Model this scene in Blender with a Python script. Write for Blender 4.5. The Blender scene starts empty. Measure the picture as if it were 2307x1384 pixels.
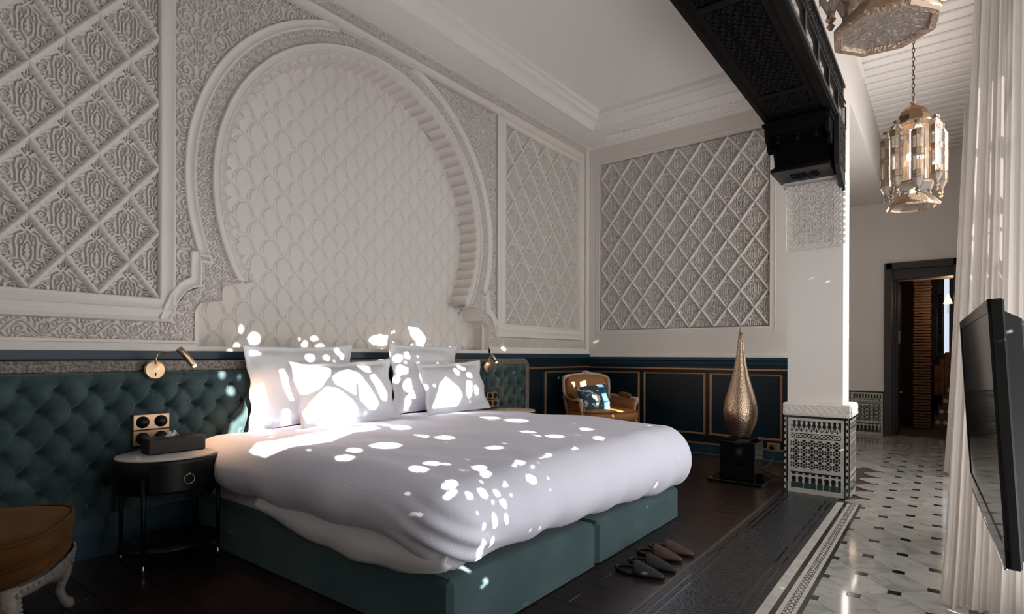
import bpy, math, random
import numpy as np
from mathutils import Matrix, Vector
R = random.Random(7)
NR = np.random.RandomState(5)
SC = bpy.context.scene
COL = SC.collection
PI = math.pi
PATCHES = [[(2.105,0.928),(2.283,0.902),(2.436,0.87),(2.417,0.802),(2.331,0.714),(2.253,0.691),(2.175,0.714),(2.134,0.81)],[(2.381,0.71),(2.469,0.692),(2.578,0.607),(2.67,0.468),(2.248,0.492),(2.224,0.562),(2.278,0.626)],[(2.441,0.783),(2.491,0.822),(2.577,0.846),(2.658,0.803),(2.807,0.569),(2.784,0.534),(2.732,0.532),(2.595,0.66),(2.458,0.737)],[(2.748,0.785),(2.797,0.799),(2.898,0.643),(2.882,0.588),(2.836,0.597)],[(2.672,0.882),(2.776,0.887),(2.761,0.82),(2.709,0.827)],[(2.124,0.643),(2.176,0.64),(2.194,0.522),(2.141,0.508)],[(2.378,1.019),(2.368,0.995),(2.343,0.985),(2.319,0.995),(2.309,1.019),(2.319,1.043),(2.343,1.053),(2.368,1.043)],[(2.602,1.075),(2.596,1.049),(2.583,1.038),(2.57,1.049),(2.564,1.075),(2.57,1.1),(2.583,1.111),(2.596,1.101)],[(2.629,1.036),(2.623,1.013),(2.61,1.004),(2.597,1.013),(2.591,1.036),(2.597,1.058),(2.61,1.068),(2.623,1.059)],[(2.504,1.019),(2.497,1.003),(2.479,0.997),(2.461,1.004),(2.453,1.019),(2.461,1.035),(2.479,1.042),(2.497,1.035)],[(2.075,1.345),(2.062,1.315),(2.031,1.302),(2.0,1.315),(1.988,1.343),(2.0,1.373),(2.03,1.387),(2.062,1.375)],[(2.567,1.361),(2.556,1.349),(2.53,1.343),(2.506,1.347),(2.494,1.359),(2.506,1.369),(2.53,1.375),(2.555,1.371)],[(2.629,1.294),(2.615,1.282),(2.583,1.278),(2.551,1.282),(2.538,1.292),(2.551,1.302),(2.583,1.306),(2.615,1.304)],[(2.467,1.311),(2.46,1.296),(2.445,1.29),(2.427,1.296),(2.421,1.31),(2.427,1.325),(2.443,1.333),(2.46,1.327)],[(1.946,1.413),(1.942,1.391),(1.933,1.383),(1.923,1.391),(1.919,1.411),(1.923,1.431),(1.932,1.44),(1.942,1.433)],[(4.824,1.212),(4.811,1.194),(4.784,1.186),(4.756,1.194),(4.744,1.212),(4.756,1.228),(4.784,1.236),(4.811,1.23)],[(3.337,1.363),(3.296,1.329),(3.201,1.315),(3.109,1.327),(3.071,1.355),(3.109,1.387),(3.201,1.403),(3.296,1.393)],[(1.916,1.284),(1.912,1.266),(1.901,1.258),(1.891,1.266),(1.886,1.284),(1.89,1.302),(1.901,1.309),(1.912,1.302)],[(3.345,1.313),(3.325,1.427),(3.429,1.498),(3.664,1.48),(3.758,1.391),(3.708,1.268),(3.429,1.276)],[(1.914,0.8),(1.989,0.847),(2.019,0.707),(2.013,0.636),(1.895,0.521),(1.784,0.521),(1.811,0.641),(1.894,0.703)],[(1.778,0.962),(1.771,0.94),(1.752,0.931),(1.735,0.941),(1.727,0.963),(1.734,0.985),(1.752,0.994),(1.77,0.984)],[(1.842,0.857),(1.833,0.828),(1.81,0.817),(1.788,0.83),(1.778,0.86),(1.787,0.889),(1.81,0.9),(1.832,0.887)],[(3.211,0.913),(3.201,0.881),(3.176,0.869),(3.152,0.883),(3.141,0.915),(3.151,0.946),(3.176,0.958),(3.201,0.944)],[(1.987,1.062),(1.977,1.052),(1.953,1.048),(1.928,1.052),(1.918,1.063),(1.928,1.073),(1.952,1.077),(1.977,1.073)],[(1.852,0.206),(1.806,0.288),(1.873,0.353),(2.062,0.351),(2.202,0.356),(2.736,0.348),(2.748,0.315),(2.519,0.279),(2.398,0.281),(2.195,0.216),(1.98,0.229)],[(2.036,0.47),(1.993,0.44),(1.937,0.441),(1.896,0.473),(1.894,0.518),(1.934,0.551),(1.995,0.551),(2.038,0.516)],[(3.207,1.021),(3.194,0.998),(3.164,0.988),(3.134,0.998),(3.122,1.021),(3.134,1.044),(3.164,1.053),(3.194,1.044)],[(3.309,1.04),(3.296,1.016),(3.265,1.006),(3.234,1.016),(3.221,1.039),(3.234,1.063),(3.265,1.073),(3.296,1.063)],[(3.415,0.965),(3.402,0.941),(3.369,0.931),(3.337,0.942),(3.324,0.965),(3.337,0.989),(3.369,0.999),(3.402,0.989)],[(3.251,0.903),(3.239,0.883),(3.212,0.875),(3.185,0.884),(3.174,0.905),(3.185,0.925),(3.212,0.933),(3.239,0.924)],[(3.169,0.84),(3.161,0.818),(3.141,0.81),(3.122,0.82),(3.113,0.841),(3.121,0.862),(3.141,0.871),(3.161,0.861)],[(3.604,1.034),(3.578,1.007),(3.514,0.996),(3.452,1.007),(3.426,1.033),(3.452,1.059),(3.514,1.071),(3.578,1.06)],[(3.67,0.963),(3.651,0.943),(3.606,0.935),(3.561,0.944),(3.543,0.964),(3.561,0.983),(3.606,0.991),(3.651,0.983)],[(3.483,0.999),(3.472,0.98),(3.446,0.972),(3.421,0.98),(3.41,0.999),(3.42,1.017),(3.446,1.025),(3.472,1.018)],[(3.461,0.699),(3.535,0.749),(3.662,0.648),(3.693,0.574),(3.647,0.498),(3.367,0.498),(3.409,0.592)],[(3.298,0.769),(3.283,0.727),(3.247,0.711),(3.21,0.73),(3.195,0.772),(3.21,0.813),(3.246,0.83),(3.283,0.812)],[(3.348,0.688),(3.332,0.666),(3.295,0.658),(3.258,0.669),(3.243,0.693),(3.258,0.714),(3.295,0.722),(3.332,0.712)],[(3.561,0.798),(3.537,0.768),(3.48,0.757),(3.423,0.771),(3.4,0.802),(3.423,0.832),(3.479,0.843),(3.537,0.83)],[(3.703,0.803),(3.694,0.775),(3.672,0.764),(3.65,0.776),(3.641,0.804),(3.65,0.832),(3.671,0.844),(3.693,0.831)],[(3.807,0.847),(3.793,0.826),(3.761,0.817),(3.729,0.827),(3.716,0.849),(3.729,0.87),(3.761,0.879),(3.793,0.87)],[(3.859,0.76),(3.847,0.741),(3.819,0.734),(3.79,0.743),(3.778,0.763),(3.79,0.781),(3.818,0.789),(3.847,0.78)],[(3.826,0.617),(3.814,0.569),(3.785,0.551),(3.756,0.572),(3.744,0.621),(3.755,0.668),(3.784,0.687),(3.814,0.666)],[(3.912,0.616),(3.904,0.583),(3.884,0.57),(3.864,0.585),(3.855,0.619),(3.863,0.652),(3.883,0.665),(3.903,0.65)],[(3.836,0.675),(3.825,0.656),(3.796,0.649),(3.768,0.659),(3.756,0.678),(3.768,0.697),(3.796,0.704),(3.824,0.695)],[(3.268,0.627),(3.259,0.588),(3.238,0.573),(3.216,0.59),(3.207,0.631),(3.216,0.67),(3.237,0.686),(3.259,0.668)],[(3.097,1.068),(3.086,1.048),(3.061,1.039),(3.036,1.047),(3.025,1.066),(3.036,1.085),(3.061,1.094),(3.086,1.087)],[(2.16,0.024),(2.132,0.012),(2.099,0.014),(2.079,0.03),(2.084,0.051),(2.112,0.064),(2.147,0.062),(2.167,0.046)],[(2.256,0.072),(2.23,0.061),(2.199,0.064),(2.181,0.078),(2.185,0.096),(2.211,0.108),(2.243,0.105),(2.262,0.09)],[(2.48,0.055),(2.432,0.043),(2.371,0.053),(2.329,0.078),(2.332,0.106),(2.378,0.119),(2.443,0.11),(2.485,0.083)],[(2.376,-0.155),(2.342,-0.163),(2.304,-0.158),(2.283,-0.143),(2.29,-0.125),(2.323,-0.116),(2.363,-0.121),(2.385,-0.137)],[(2.476,-0.137),(2.45,-0.142),(2.417,-0.136),(2.397,-0.123),(2.4,-0.111),(2.426,-0.106),(2.46,-0.112),(2.481,-0.125)],[(2.513,-0.154),(2.496,-0.157),(2.477,-0.154),(2.465,-0.147),(2.469,-0.139),(2.484,-0.136),(2.504,-0.139),(2.515,-0.147)],[(2.63,-0.222),(2.597,-0.229),(2.566,-0.226),(2.554,-0.214),(2.569,-0.2),(2.602,-0.192),(2.634,-0.195),(2.646,-0.208)],[(2.6,-0.261),(2.569,-0.267),(2.542,-0.265),(2.532,-0.254),(2.546,-0.242),(2.577,-0.234),(2.606,-0.237),(2.615,-0.248)],[(2.381,-0.268),(2.347,-0.278),(2.317,-0.277),(2.308,-0.265),(2.324,-0.248),(2.359,-0.237),(2.391,-0.238),(2.4,-0.251)],[(2.345,-0.303),(2.317,-0.312),(2.296,-0.312),(2.292,-0.303),(2.309,-0.29),(2.337,-0.281),(2.361,-0.28),(2.364,-0.289)],[(2.684,-0.151),(2.661,-0.156),(2.639,-0.154),(2.629,-0.145),(2.638,-0.135),(2.66,-0.13),(2.683,-0.132),(2.693,-0.141)],[(2.937,-0.121),(2.905,-0.125),(2.87,-0.119),(2.85,-0.106),(2.857,-0.094),(2.888,-0.089),(2.925,-0.095),(2.945,-0.109)],[(2.792,-0.242),(2.754,-0.254),(2.735,-0.258),(2.744,-0.25),(2.777,-0.236),(2.816,-0.223),(2.836,-0.219),(2.826,-0.227)],[(2.679,-0.326),(2.64,-0.335),(2.613,-0.335),(2.611,-0.325),(2.638,-0.312),(2.678,-0.301),(2.707,-0.301),(2.707,-0.311)],[(2.838,-0.248),(2.813,-0.253),(2.792,-0.251),(2.786,-0.243),(2.799,-0.234),(2.822,-0.229),(2.845,-0.231),(2.851,-0.239)],[(3.041,-0.249),(3.006,-0.256),(2.983,-0.256),(2.983,-0.249),(3.008,-0.237),(3.043,-0.229),(3.069,-0.229),(3.068,-0.237)],[(2.967,-0.254),(2.934,-0.263),(2.916,-0.266),(2.924,-0.26),(2.953,-0.249),(2.988,-0.239),(3.006,-0.236),(2.996,-0.242)],[(3.258,-0.256),(3.202,-0.269),(3.171,-0.272),(3.182,-0.263),(3.229,-0.246),(3.289,-0.232),(3.322,-0.229),(3.309,-0.239)],[(2.966,-0.346),(2.915,-0.359),(2.891,-0.363),(2.905,-0.355),(2.951,-0.341),(3.004,-0.327),(3.032,-0.323),(3.016,-0.331)],[(3.425,-0.302),(3.377,-0.312),(3.35,-0.313),(3.361,-0.306),(3.403,-0.294),(3.454,-0.283),(3.482,-0.281),(3.47,-0.289)],[(2.857,0.042),(2.817,0.035),(2.77,0.042),(2.742,0.06),(2.749,0.079),(2.787,0.087),(2.836,0.08),(2.865,0.061)],[(3.621,0.199),(3.567,0.191),(3.504,0.202),(3.468,0.225),(3.48,0.247),(3.534,0.255),(3.599,0.245),(3.635,0.221)],[(3.724,0.102),(3.655,0.094),(3.581,0.106),(3.543,0.132),(3.563,0.158),(3.63,0.169),(3.709,0.156),(3.748,0.129)],[(3.906,-0.121),(3.854,-0.127),(3.808,-0.121),(3.793,-0.107),(3.82,-0.091),(3.873,-0.084),(3.922,-0.09),(3.935,-0.105)],[(3.445,-0.137),(3.403,-0.141),(3.357,-0.133),(3.335,-0.118),(3.349,-0.104),(3.392,-0.099),(3.439,-0.107),(3.461,-0.123)],[(2.749,0.102),(2.708,0.093),(2.66,0.101),(2.629,0.12),(2.635,0.141),(2.674,0.151),(2.725,0.143),(2.756,0.123)],[(2.827,0.248),(2.772,0.23),(2.714,0.235),(2.683,0.26),(2.699,0.292),(2.753,0.313),(2.816,0.309),(2.846,0.281)],[(3.421,-0.046),(3.376,-0.053),(3.332,-0.046),(3.312,-0.031),(3.329,-0.015),(3.373,-0.007),(3.419,-0.014),(3.439,-0.031)],[(3.682,-0.218),(3.629,-0.226),(3.589,-0.223),(3.583,-0.21),(3.617,-0.196),(3.671,-0.187),(3.714,-0.191),(3.718,-0.204)],[(2.421,-0.33),(2.415,-0.342),(2.402,-0.345),(2.389,-0.337),(2.384,-0.323),(2.389,-0.311),(2.402,-0.308),(2.415,-0.316)],[(2.5,-0.333),(2.494,-0.351),(2.478,-0.355),(2.463,-0.345),(2.457,-0.325),(2.463,-0.308),(2.478,-0.303),(2.494,-0.313)],[(2.572,-0.351),(2.568,-0.361),(2.556,-0.364),(2.545,-0.357),(2.54,-0.344),(2.545,-0.334),(2.556,-0.331),(2.567,-0.338)],[(2.592,-0.402),(2.587,-0.416),(2.574,-0.419),(2.561,-0.41),(2.555,-0.394),(2.561,-0.38),(2.574,-0.376),(2.587,-0.385)],[(2.516,-0.454),(2.512,-0.478),(2.501,-0.486),(2.49,-0.473),(2.485,-0.447),(2.49,-0.424),(2.5,-0.416),(2.511,-0.428)],[(2.445,-0.464),(2.442,-0.474),(2.434,-0.476),(2.426,-0.47),(2.423,-0.458),(2.426,-0.448),(2.434,-0.445),(2.441,-0.452)],[(2.588,-0.466),(2.584,-0.481),(2.574,-0.485),(2.564,-0.476),(2.56,-0.459),(2.564,-0.444),(2.574,-0.44),(2.584,-0.449)],[(2.45,-0.56),(2.444,-0.591),(2.429,-0.6),(2.414,-0.582),(2.408,-0.548),(2.414,-0.517),(2.429,-0.508),(2.444,-0.525)],[(2.502,-0.539),(2.498,-0.556),(2.49,-0.561),(2.482,-0.551),(2.479,-0.533),(2.482,-0.516),(2.49,-0.511),(2.498,-0.52)],[(2.464,-0.615),(2.458,-0.636),(2.442,-0.64),(2.427,-0.626),(2.421,-0.603),(2.427,-0.583),(2.442,-0.578),(2.457,-0.591)],[(2.624,-0.489),(2.621,-0.492),(2.615,-0.492),(2.609,-0.489),(2.606,-0.485),(2.609,-0.481),(2.615,-0.481),(2.621,-0.484)],[(3.525,-0.402),(3.52,-0.418),(3.509,-0.424),(3.499,-0.415),(3.494,-0.397),(3.498,-0.381),(3.509,-0.376),(3.52,-0.384)],[(3.63,-0.406),(3.625,-0.425),(3.614,-0.431),(3.603,-0.421),(3.598,-0.401),(3.602,-0.383),(3.614,-0.377),(3.625,-0.387)],[(3.73,-0.46),(3.725,-0.477),(3.713,-0.482),(3.701,-0.473),(3.696,-0.454),(3.701,-0.437),(3.713,-0.432),(3.725,-0.441)],[(3.896,-0.434),(3.891,-0.472),(3.878,-0.485),(3.865,-0.467),(3.859,-0.429),(3.865,-0.392),(3.877,-0.378),(3.891,-0.396)],[(3.912,-0.542),(3.908,-0.558),(3.897,-0.563),(3.887,-0.554),(3.882,-0.537),(3.886,-0.522),(3.897,-0.517),(3.907,-0.525)],[(3.248,-0.403),(3.242,-0.43),(3.227,-0.44),(3.212,-0.425),(3.205,-0.396),(3.212,-0.368),(3.226,-0.359),(3.242,-0.373)],[(3.204,-0.34),(3.198,-0.358),(3.183,-0.363),(3.169,-0.353),(3.163,-0.334),(3.169,-0.317),(3.183,-0.311),(3.198,-0.321)],[(2.977,-0.398),(2.973,-0.409),(2.965,-0.412),(2.956,-0.405),(2.953,-0.393),(2.956,-0.382),(2.964,-0.379),(2.973,-0.385)],[(3.031,-0.408),(3.028,-0.419),(3.022,-0.423),(3.015,-0.416),(3.012,-0.404),(3.015,-0.393),(3.021,-0.389),(3.028,-0.395)],[(2.839,-0.339),(2.829,-0.355),(2.805,-0.358),(2.781,-0.347),(2.771,-0.327),(2.781,-0.311),(2.804,-0.308),(2.828,-0.319)],[(4.132,-0.609),(4.128,-0.624),(4.119,-0.629),(4.109,-0.621),(4.105,-0.604),(4.109,-0.589),(4.118,-0.585),(4.128,-0.593)],[(2.722,-0.351),(2.717,-0.36),(2.707,-0.362),(2.696,-0.356),(2.691,-0.345),(2.696,-0.337),(2.706,-0.335),(2.717,-0.341)],[(2.554,-0.706),(2.547,-0.717),(2.531,-0.718),(2.515,-0.707),(2.509,-0.691),(2.515,-0.68),(2.531,-0.68),(2.547,-0.69)],[(2.526,-0.721),(2.521,-0.727),(2.509,-0.726),(2.497,-0.719),(2.492,-0.71),(2.497,-0.704),(2.509,-0.704),(2.521,-0.711)],[(5.858,0.814),(6.124,0.761),(6.176,0.663),(6.235,0.553),(6.301,0.484),(5.966,0.539),(5.915,0.674),(5.871,0.763)],[(5.894,0.346),(6.146,0.311),(6.172,0.109),(5.968,0.145)],[(5.864,0.444),(6.108,0.433),(6.196,0.295),(6.222,0.16),(6.172,0.171),(6.096,0.327),(5.937,0.352)],[(5.91,0.144),(6.012,0.027),(6.012,-0.0),(5.91,0.106)],[(5.978,0.828),(5.962,0.796),(5.923,0.784),(5.884,0.799),(5.867,0.832),(5.883,0.865),(5.922,0.877),(5.962,0.862)],[(6.134,-0.242),(6.13,-0.293),(6.12,-0.307),(6.11,-0.274),(6.106,-0.214),(6.11,-0.162),(6.12,-0.149),(6.13,-0.182)],[(6.112,0.119),(6.111,0.076),(6.107,0.061),(6.104,0.084),(6.102,0.131),(6.104,0.174),(6.107,0.189),(6.111,0.167)],[(6.083,0.428),(6.082,0.395),(6.079,0.384),(6.076,0.402),(6.075,0.437),(6.076,0.471),(6.079,0.482),(6.082,0.463)],[(6.116,-0.084),(6.113,-0.101),(6.108,-0.103),(6.101,-0.088),(6.099,-0.066),(6.101,-0.049),(6.107,-0.047),(6.113,-0.061)],[(6.258,-0.59),(6.142,-0.59),(6.043,-0.572),(6.014,-0.546),(6.074,-0.527),(6.19,-0.525),(6.294,-0.544),(6.322,-0.571)],[(6.042,-0.652),(6.041,-0.687),(6.036,-0.698),(6.032,-0.679),(6.03,-0.642),(6.032,-0.608),(6.036,-0.597),(6.04,-0.615)],[(6.041,-0.807),(6.04,-0.828),(6.038,-0.835),(6.035,-0.824),(6.034,-0.802),(6.035,-0.781),(6.038,-0.774),(6.04,-0.785)],[(6.314,-0.58),(6.629,-0.58),(6.629,-0.09),(6.314,-0.09)],[(6.314,0.06),(6.629,0.06),(6.629,0.18),(6.314,0.18)],[(6.314,0.38),(6.629,0.38),(6.629,1.44),(6.314,1.44)],[(5.895,0.916),(6.155,0.916),(6.155,1.297),(5.895,1.297)],[(3.358,0.993),(3.588,0.993),(3.588,1.333),(3.358,1.333)]]

# ------------------------------------------------------------------ camera
CAMP = (3.83, 0.0, 1.15)
YAW, ROLL, FPX, HOR = 0.6583, 0.003, 1259.0, 800.7
fw = Vector((-math.sin(YAW), math.cos(YAW), 0)); rt = Vector((math.cos(YAW), math.sin(YAW), 0)); up = Vector((0, 0, 1))
r3 = rt * math.cos(ROLL) + up * math.sin(ROLL); u3 = up * math.cos(ROLL) - rt * math.sin(ROLL)
cam = bpy.data.cameras.new('camera'); cam.sensor_width = 36; cam.lens = FPX / 2307 * 36; cam.shift_y = (HOR - 692.0) / 2307
cam.clip_start = 0.05
cam_o = bpy.data.objects.new('camera', cam); COL.objects.link(cam_o)
M = Matrix((r3, u3, -fw)).transposed().to_4x4(); M.translation = Vector(CAMP); cam_o.matrix_world = M
SC.camera = cam_o

# ------------------------------------------------------------------ world, sun, exposure
SC.view_settings.view_transform = 'Standard'; SC.view_settings.look = 'None'
SC.view_settings.gamma = 1.0; SC.view_settings.use_curve_mapping = False
SC.view_settings.exposure = EXPOSURE = 0.16
SC.cycles.use_denoising = True
SC.cycles.max_bounces = 10; SC.cycles.diffuse_bounces = 6; SC.cycles.glossy_bounces = 4
SC.cycles.transmission_bounces = 6; SC.cycles.transparent_max_bounces = 12
SC.cycles.caustics_reflective = False; SC.cycles.caustics_refractive = False
SC.cycles.sample_clamp_indirect = 6.0
W = bpy.data.worlds.new('world'); SC.world = W; W.use_nodes = True
wn = W.node_tree.nodes; wl = W.node_tree.links
bg = wn['Background']; bg.inputs['Color'].default_value = (0.90, 0.93, 1.0, 1); bg.inputs['Strength'].default_value = 1.2
SUN_S, SUN_T = -0.33, 0.39       # sun direction: per metre of X, metres of Y and of Z
sd = Vector((1.0, SUN_S, SUN_T)).normalized()
sun = bpy.data.lights.new('sun', 'SUN'); sun.energy = 38.0; sun.angle = math.radians(0.3); sun.color = (1.0, 0.95, 0.88)
sun_o = bpy.data.objects.new('sun', sun); COL.objects.link(sun_o)
sun_o.rotation_euler = sd.to_track_quat('Z', 'Y').to_euler(); sun_o.location = (9, 2, 6)
def area(name, loc, size, sy, energy, rot, color):
    l = bpy.data.lights.new(name, 'AREA'); l.shape = 'RECTANGLE'; l.size = size; l.size_y = sy; l.energy = energy; l.color = color
    o = bpy.data.objects.new(name, l); COL.objects.link(o); o.location = loc; o.rotation_euler = rot; return o
# skylight falling through the two tall openings of the window wall (lamps stand outside them, facing in)
area("skylight", (4.55, 2.5, 1.9), 2.4, 3.2, 36, (0, math.radians(90), 0), (0.98, 0.965, 0.98))
area("skylight", (4.55, 6.0, 1.9), 2.4, 2.4, 48, (0, math.radians(90), 0), (1.0, 0.965, 0.95))

# added area lamps aimed upward to brighten the ceiling, standing in for terrace bounce
area('ceiling_fill', (4.60, 2.5, 0.45), 1.0, 3.4, 38, (0, math.radians(132), 0), (1.0, 0.97, 0.95))
area('ceiling_fill', (4.60, 5.9, 0.45), 1.0, 2.6, 8, (0, math.radians(132), 0), (1.0, 0.96, 0.93))

# ------------------------------------------------------------------ materials
def mat(name, col, rough=0.6, metal=0.0, spec=0.5, sheen=0.0, sheen_tint=None, coat=0.0, noise=None, bump=None, emit=None, trans=0.0, alpha=1.0, ior=1.45, var=None):
    """noise=(scale, amount, colour2) mixes a second colour; bump=(scale, strength, distance)"""
    m = bpy.data.materials.new(name); m.use_nodes = True
    n = m.node_tree.nodes; l = m.node_tree.links; b = n['Principled BSDF']
    b.inputs['Base Color'].default_value = (*col, 1); b.inputs['Roughness'].default_value = rough
    b.inputs['Metallic'].default_value = metal; b.inputs['Specular IOR Level'].default_value = spec
    b.inputs['Sheen Weight'].default_value = sheen; b.inputs['Coat Weight'].default_value = coat
    b.inputs['IOR'].default_value = ior
    b.inputs['Transmission Weight'].default_value = trans; b.inputs['Alpha'].default_value = alpha
    if sheen_tint: b.inputs['Sheen Tint'].default_value = (*sheen_tint, 1); b.inputs['Sheen Roughness'].default_value = 0.45
    if emit: b.inputs['Emission Color'].default_value = (*emit[0], 1); b.inputs['Emission Strength'].default_value = emit[1]
    tc = n.new('ShaderNodeTexCoord')
    if noise:
        t = n.new('ShaderNodeTexNoise'); t.inputs['Scale'].default_value = noise[0]; t.inputs['Detail'].default_value = 6
        l.new(tc.outputs['Object'], t.inputs['Vector'])
        r = n.new('ShaderNodeValToRGB'); r.color_ramp.elements[0].position = noise[1]; r.color_ramp.elements[1].position = min(1, noise[1] + (noise[3] if len(noise) > 3 else 0.3))
        r.color_ramp.elements[0].color = (*col, 1); r.color_ramp.elements[1].color = (*noise[2], 1)
        l.new(t.outputs['Fac'], r.inputs['Fac']); l.new(r.outputs['Color'], b.inputs['Base Color'])
    if bump:
        t = n.new('ShaderNodeTexNoise'); t.inputs['Scale'].default_value = bump[0]; t.inputs['Detail'].default_value = 4
        l.new(tc.outputs['Object'], t.inputs['Vector'])
        bp = n.new('ShaderNodeBump'); bp.inputs['Strength'].default_value = bump[1]; bp.inputs['Distance'].default_value = bump[2]
        l.new(t.outputs['Fac'], bp.inputs['Height']); l.new(bp.outputs['Normal'], b.inputs['Normal'])
    return m
PLASTER = mat('plaster', (0.71, 0.665, 0.64), 0.75, spec=0.25, noise=(1.3, 0.35, (0.75, 0.71, 0.685)), bump=(180, 0.15, 0.0008))
PLASTER2 = mat('smooth_plaster', (0.75, 0.705, 0.675), 0.7, spec=0.25, noise=(0.9, 0.4, (0.78, 0.74, 0.71)))
CEIL = mat('ceiling_paint', (0.86, 0.825, 0.805), 0.8, spec=0.2)
NAVY = mat('navy_lacquer', (0.003, 0.011, 0.018), 0.32, spec=0.35, bump=(9, 0.1, 0.002))
NAVYW = mat('navy_wall_paint', (0.010, 0.036, 0.060), 0.35, spec=0.45)
VELVET = mat('teal_velvet', (0.036, 0.060, 0.066), 0.85, spec=0.12, sheen=0.5, sheen_tint=(0.55, 0.74, 0.76), noise=(7, 0.45, (0.072, 0.108, 0.114), 0.3), bump=(40, 0.15, 0.002))
BASEV = mat('bed_base_velvet', (0.044, 0.076, 0.083), 0.85, spec=0.12, sheen=0.4, sheen_tint=(0.55, 0.72, 0.75), noise=(3.5, 0.42, (0.068, 0.108, 0.115), 0.3))
GRANITE = mat('mottled_stone', (0.075, 0.064, 0.056), 0.45, spec=0.4, noise=(65, 0.40, (0.27, 0.235, 0.20), 0.25), bump=(60, 0.4, 0.004))
LINEN = mat('white_cotton', (0.79, 0.785, 0.815), 0.85, spec=0.15, sheen=0.1, bump=(7, 0.25, 0.012))
BRASS = mat('brushed_brass', (0.52, 0.38, 0.25), 0.32, metal=1.0)
GILT = mat('copper_gilt', (0.42, 0.235, 0.13), 0.36, metal=0.75, bump=(60, 0.3, 0.001))
BLACK = mat('black_lacquer', (0.004, 0.0035, 0.0035), 0.38, spec=0.3)
DARKW = mat('dark_wood', (0.012, 0.008, 0.006), 0.4, spec=0.5, bump=(30, 0.3, 0.001))
BEAMW = mat('carved_black_wood', (0.0035, 0.0028, 0.0026), 0.6, spec=0.12, bump=(120, 0.4, 0.002))
BEAMG = mat('grey_carved_wood', (0.012, 0.0115, 0.013), 0.42, spec=0.4, bump=(150, 0.6, 0.003))
LEATHER = mat('tan_leather', (0.30, 0.125, 0.035), 0.5, spec=0.4, noise=(4, 0.4, (0.35, 0.155, 0.05)))
LEATHERD = mat('brown_velvet', (0.15, 0.062, 0.018), 0.8, spec=0.15, sheen=0.2, sheen_tint=(0.9, 0.6, 0.3), noise=(6, 0.4, (0.11, 0.042, 0.012)))
CREAMW = mat('weathered_cream_wood', (0.50, 0.40, 0.34), 0.55, spec=0.35, noise=(25, 0.45, (0.32, 0.24, 0.20)))
GREYW = mat('grey_washed_wood', (0.20, 0.175, 0.16), 0.6, noise=(40, 0.45, (0.12, 0.10, 0.09)), bump=(90, 0.4, 0.003))
MARBLEW = mat('white_marble_top', (0.62, 0.59, 0.56), 0.12, spec=0.5, noise=(3, 0.5, (0.45, 0.42, 0.40)))
BLACKG = mat('black_gloss', (0.004, 0.004, 0.005), 0.08, spec=0.6)
SCREEN = mat('screen_glass', (0.002, 0.002, 0.003), 0.06, spec=0.8)
PLASTIC = mat('black_plastic', (0.003, 0.0035, 0.004), 0.4, spec=0.25)
SILVER = mat('silver_trim', (0.6, 0.6, 0.62), 0.2, metal=1.0)
GLASS = mat('lantern_glass', (0.95, 0.92, 0.88), 0.12, trans=0.75, ior=1.2, spec=0.6)
PIERCED = mat('pierced_bronze', (0.42, 0.31, 0.235), 0.32, metal=0.9, bump=(70, 0.6, 0.01))
HAMMER = mat('hammered_glass', (0.20, 0.165, 0.145), 0.22, metal=0.35, spec=0.8, bump=(42, 1.0, 0.012))
TISSUE = mat('tissue_paper', (0.75, 0.75, 0.78), 0.9)
NAVYD = mat('door_navy', (0.004, 0.012, 0.028), 0.35)
BRICKM = mat('fired_brick', (0.20, 0.105, 0.06), 0.9, noise=(9, 0.4, (0.11, 0.055, 0.032)), bump=(50, 0.4, 0.004))
MORTAR = mat('mortar', (0.05, 0.032, 0.024), 0.95)
ZW = mat('zellige_white', (0.52, 0.49, 0.45), 0.16, spec=0.5, noise=(14, 0.45, (0.40, 0.375, 0.34)), bump=(35, 0.2, 0.002))
ZB = mat('zellige_black', (0.010, 0.011, 0.013), 0.12, spec=0.5, bump=(35, 0.3, 0.002))
ZG = mat('zellige_green', (0.030, 0.055, 0.05), 0.15, spec=0.5)
WHITEM = mat('bulb_glow', (1, 0.9, 0.7), 0.5, emit=((1.0, 0.70, 0.42), 60.0))
SHADE = mat('sconce_shade', (1, 0.8, 0.6), 0.8, emit=((1.0, 0.55, 0.32), 2.2))
LEAF = mat('leaf_green', (0.05, 0.13, 0.03), 0.6, noise=(3, 0.4, (0.09, 0.18, 0.05)))
BARK = mat('bark', (0.10, 0.07, 0.05), 0.9)
TERR = mat('terrace_stone', (0.45, 0.42, 0.38), 0.8)

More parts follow.
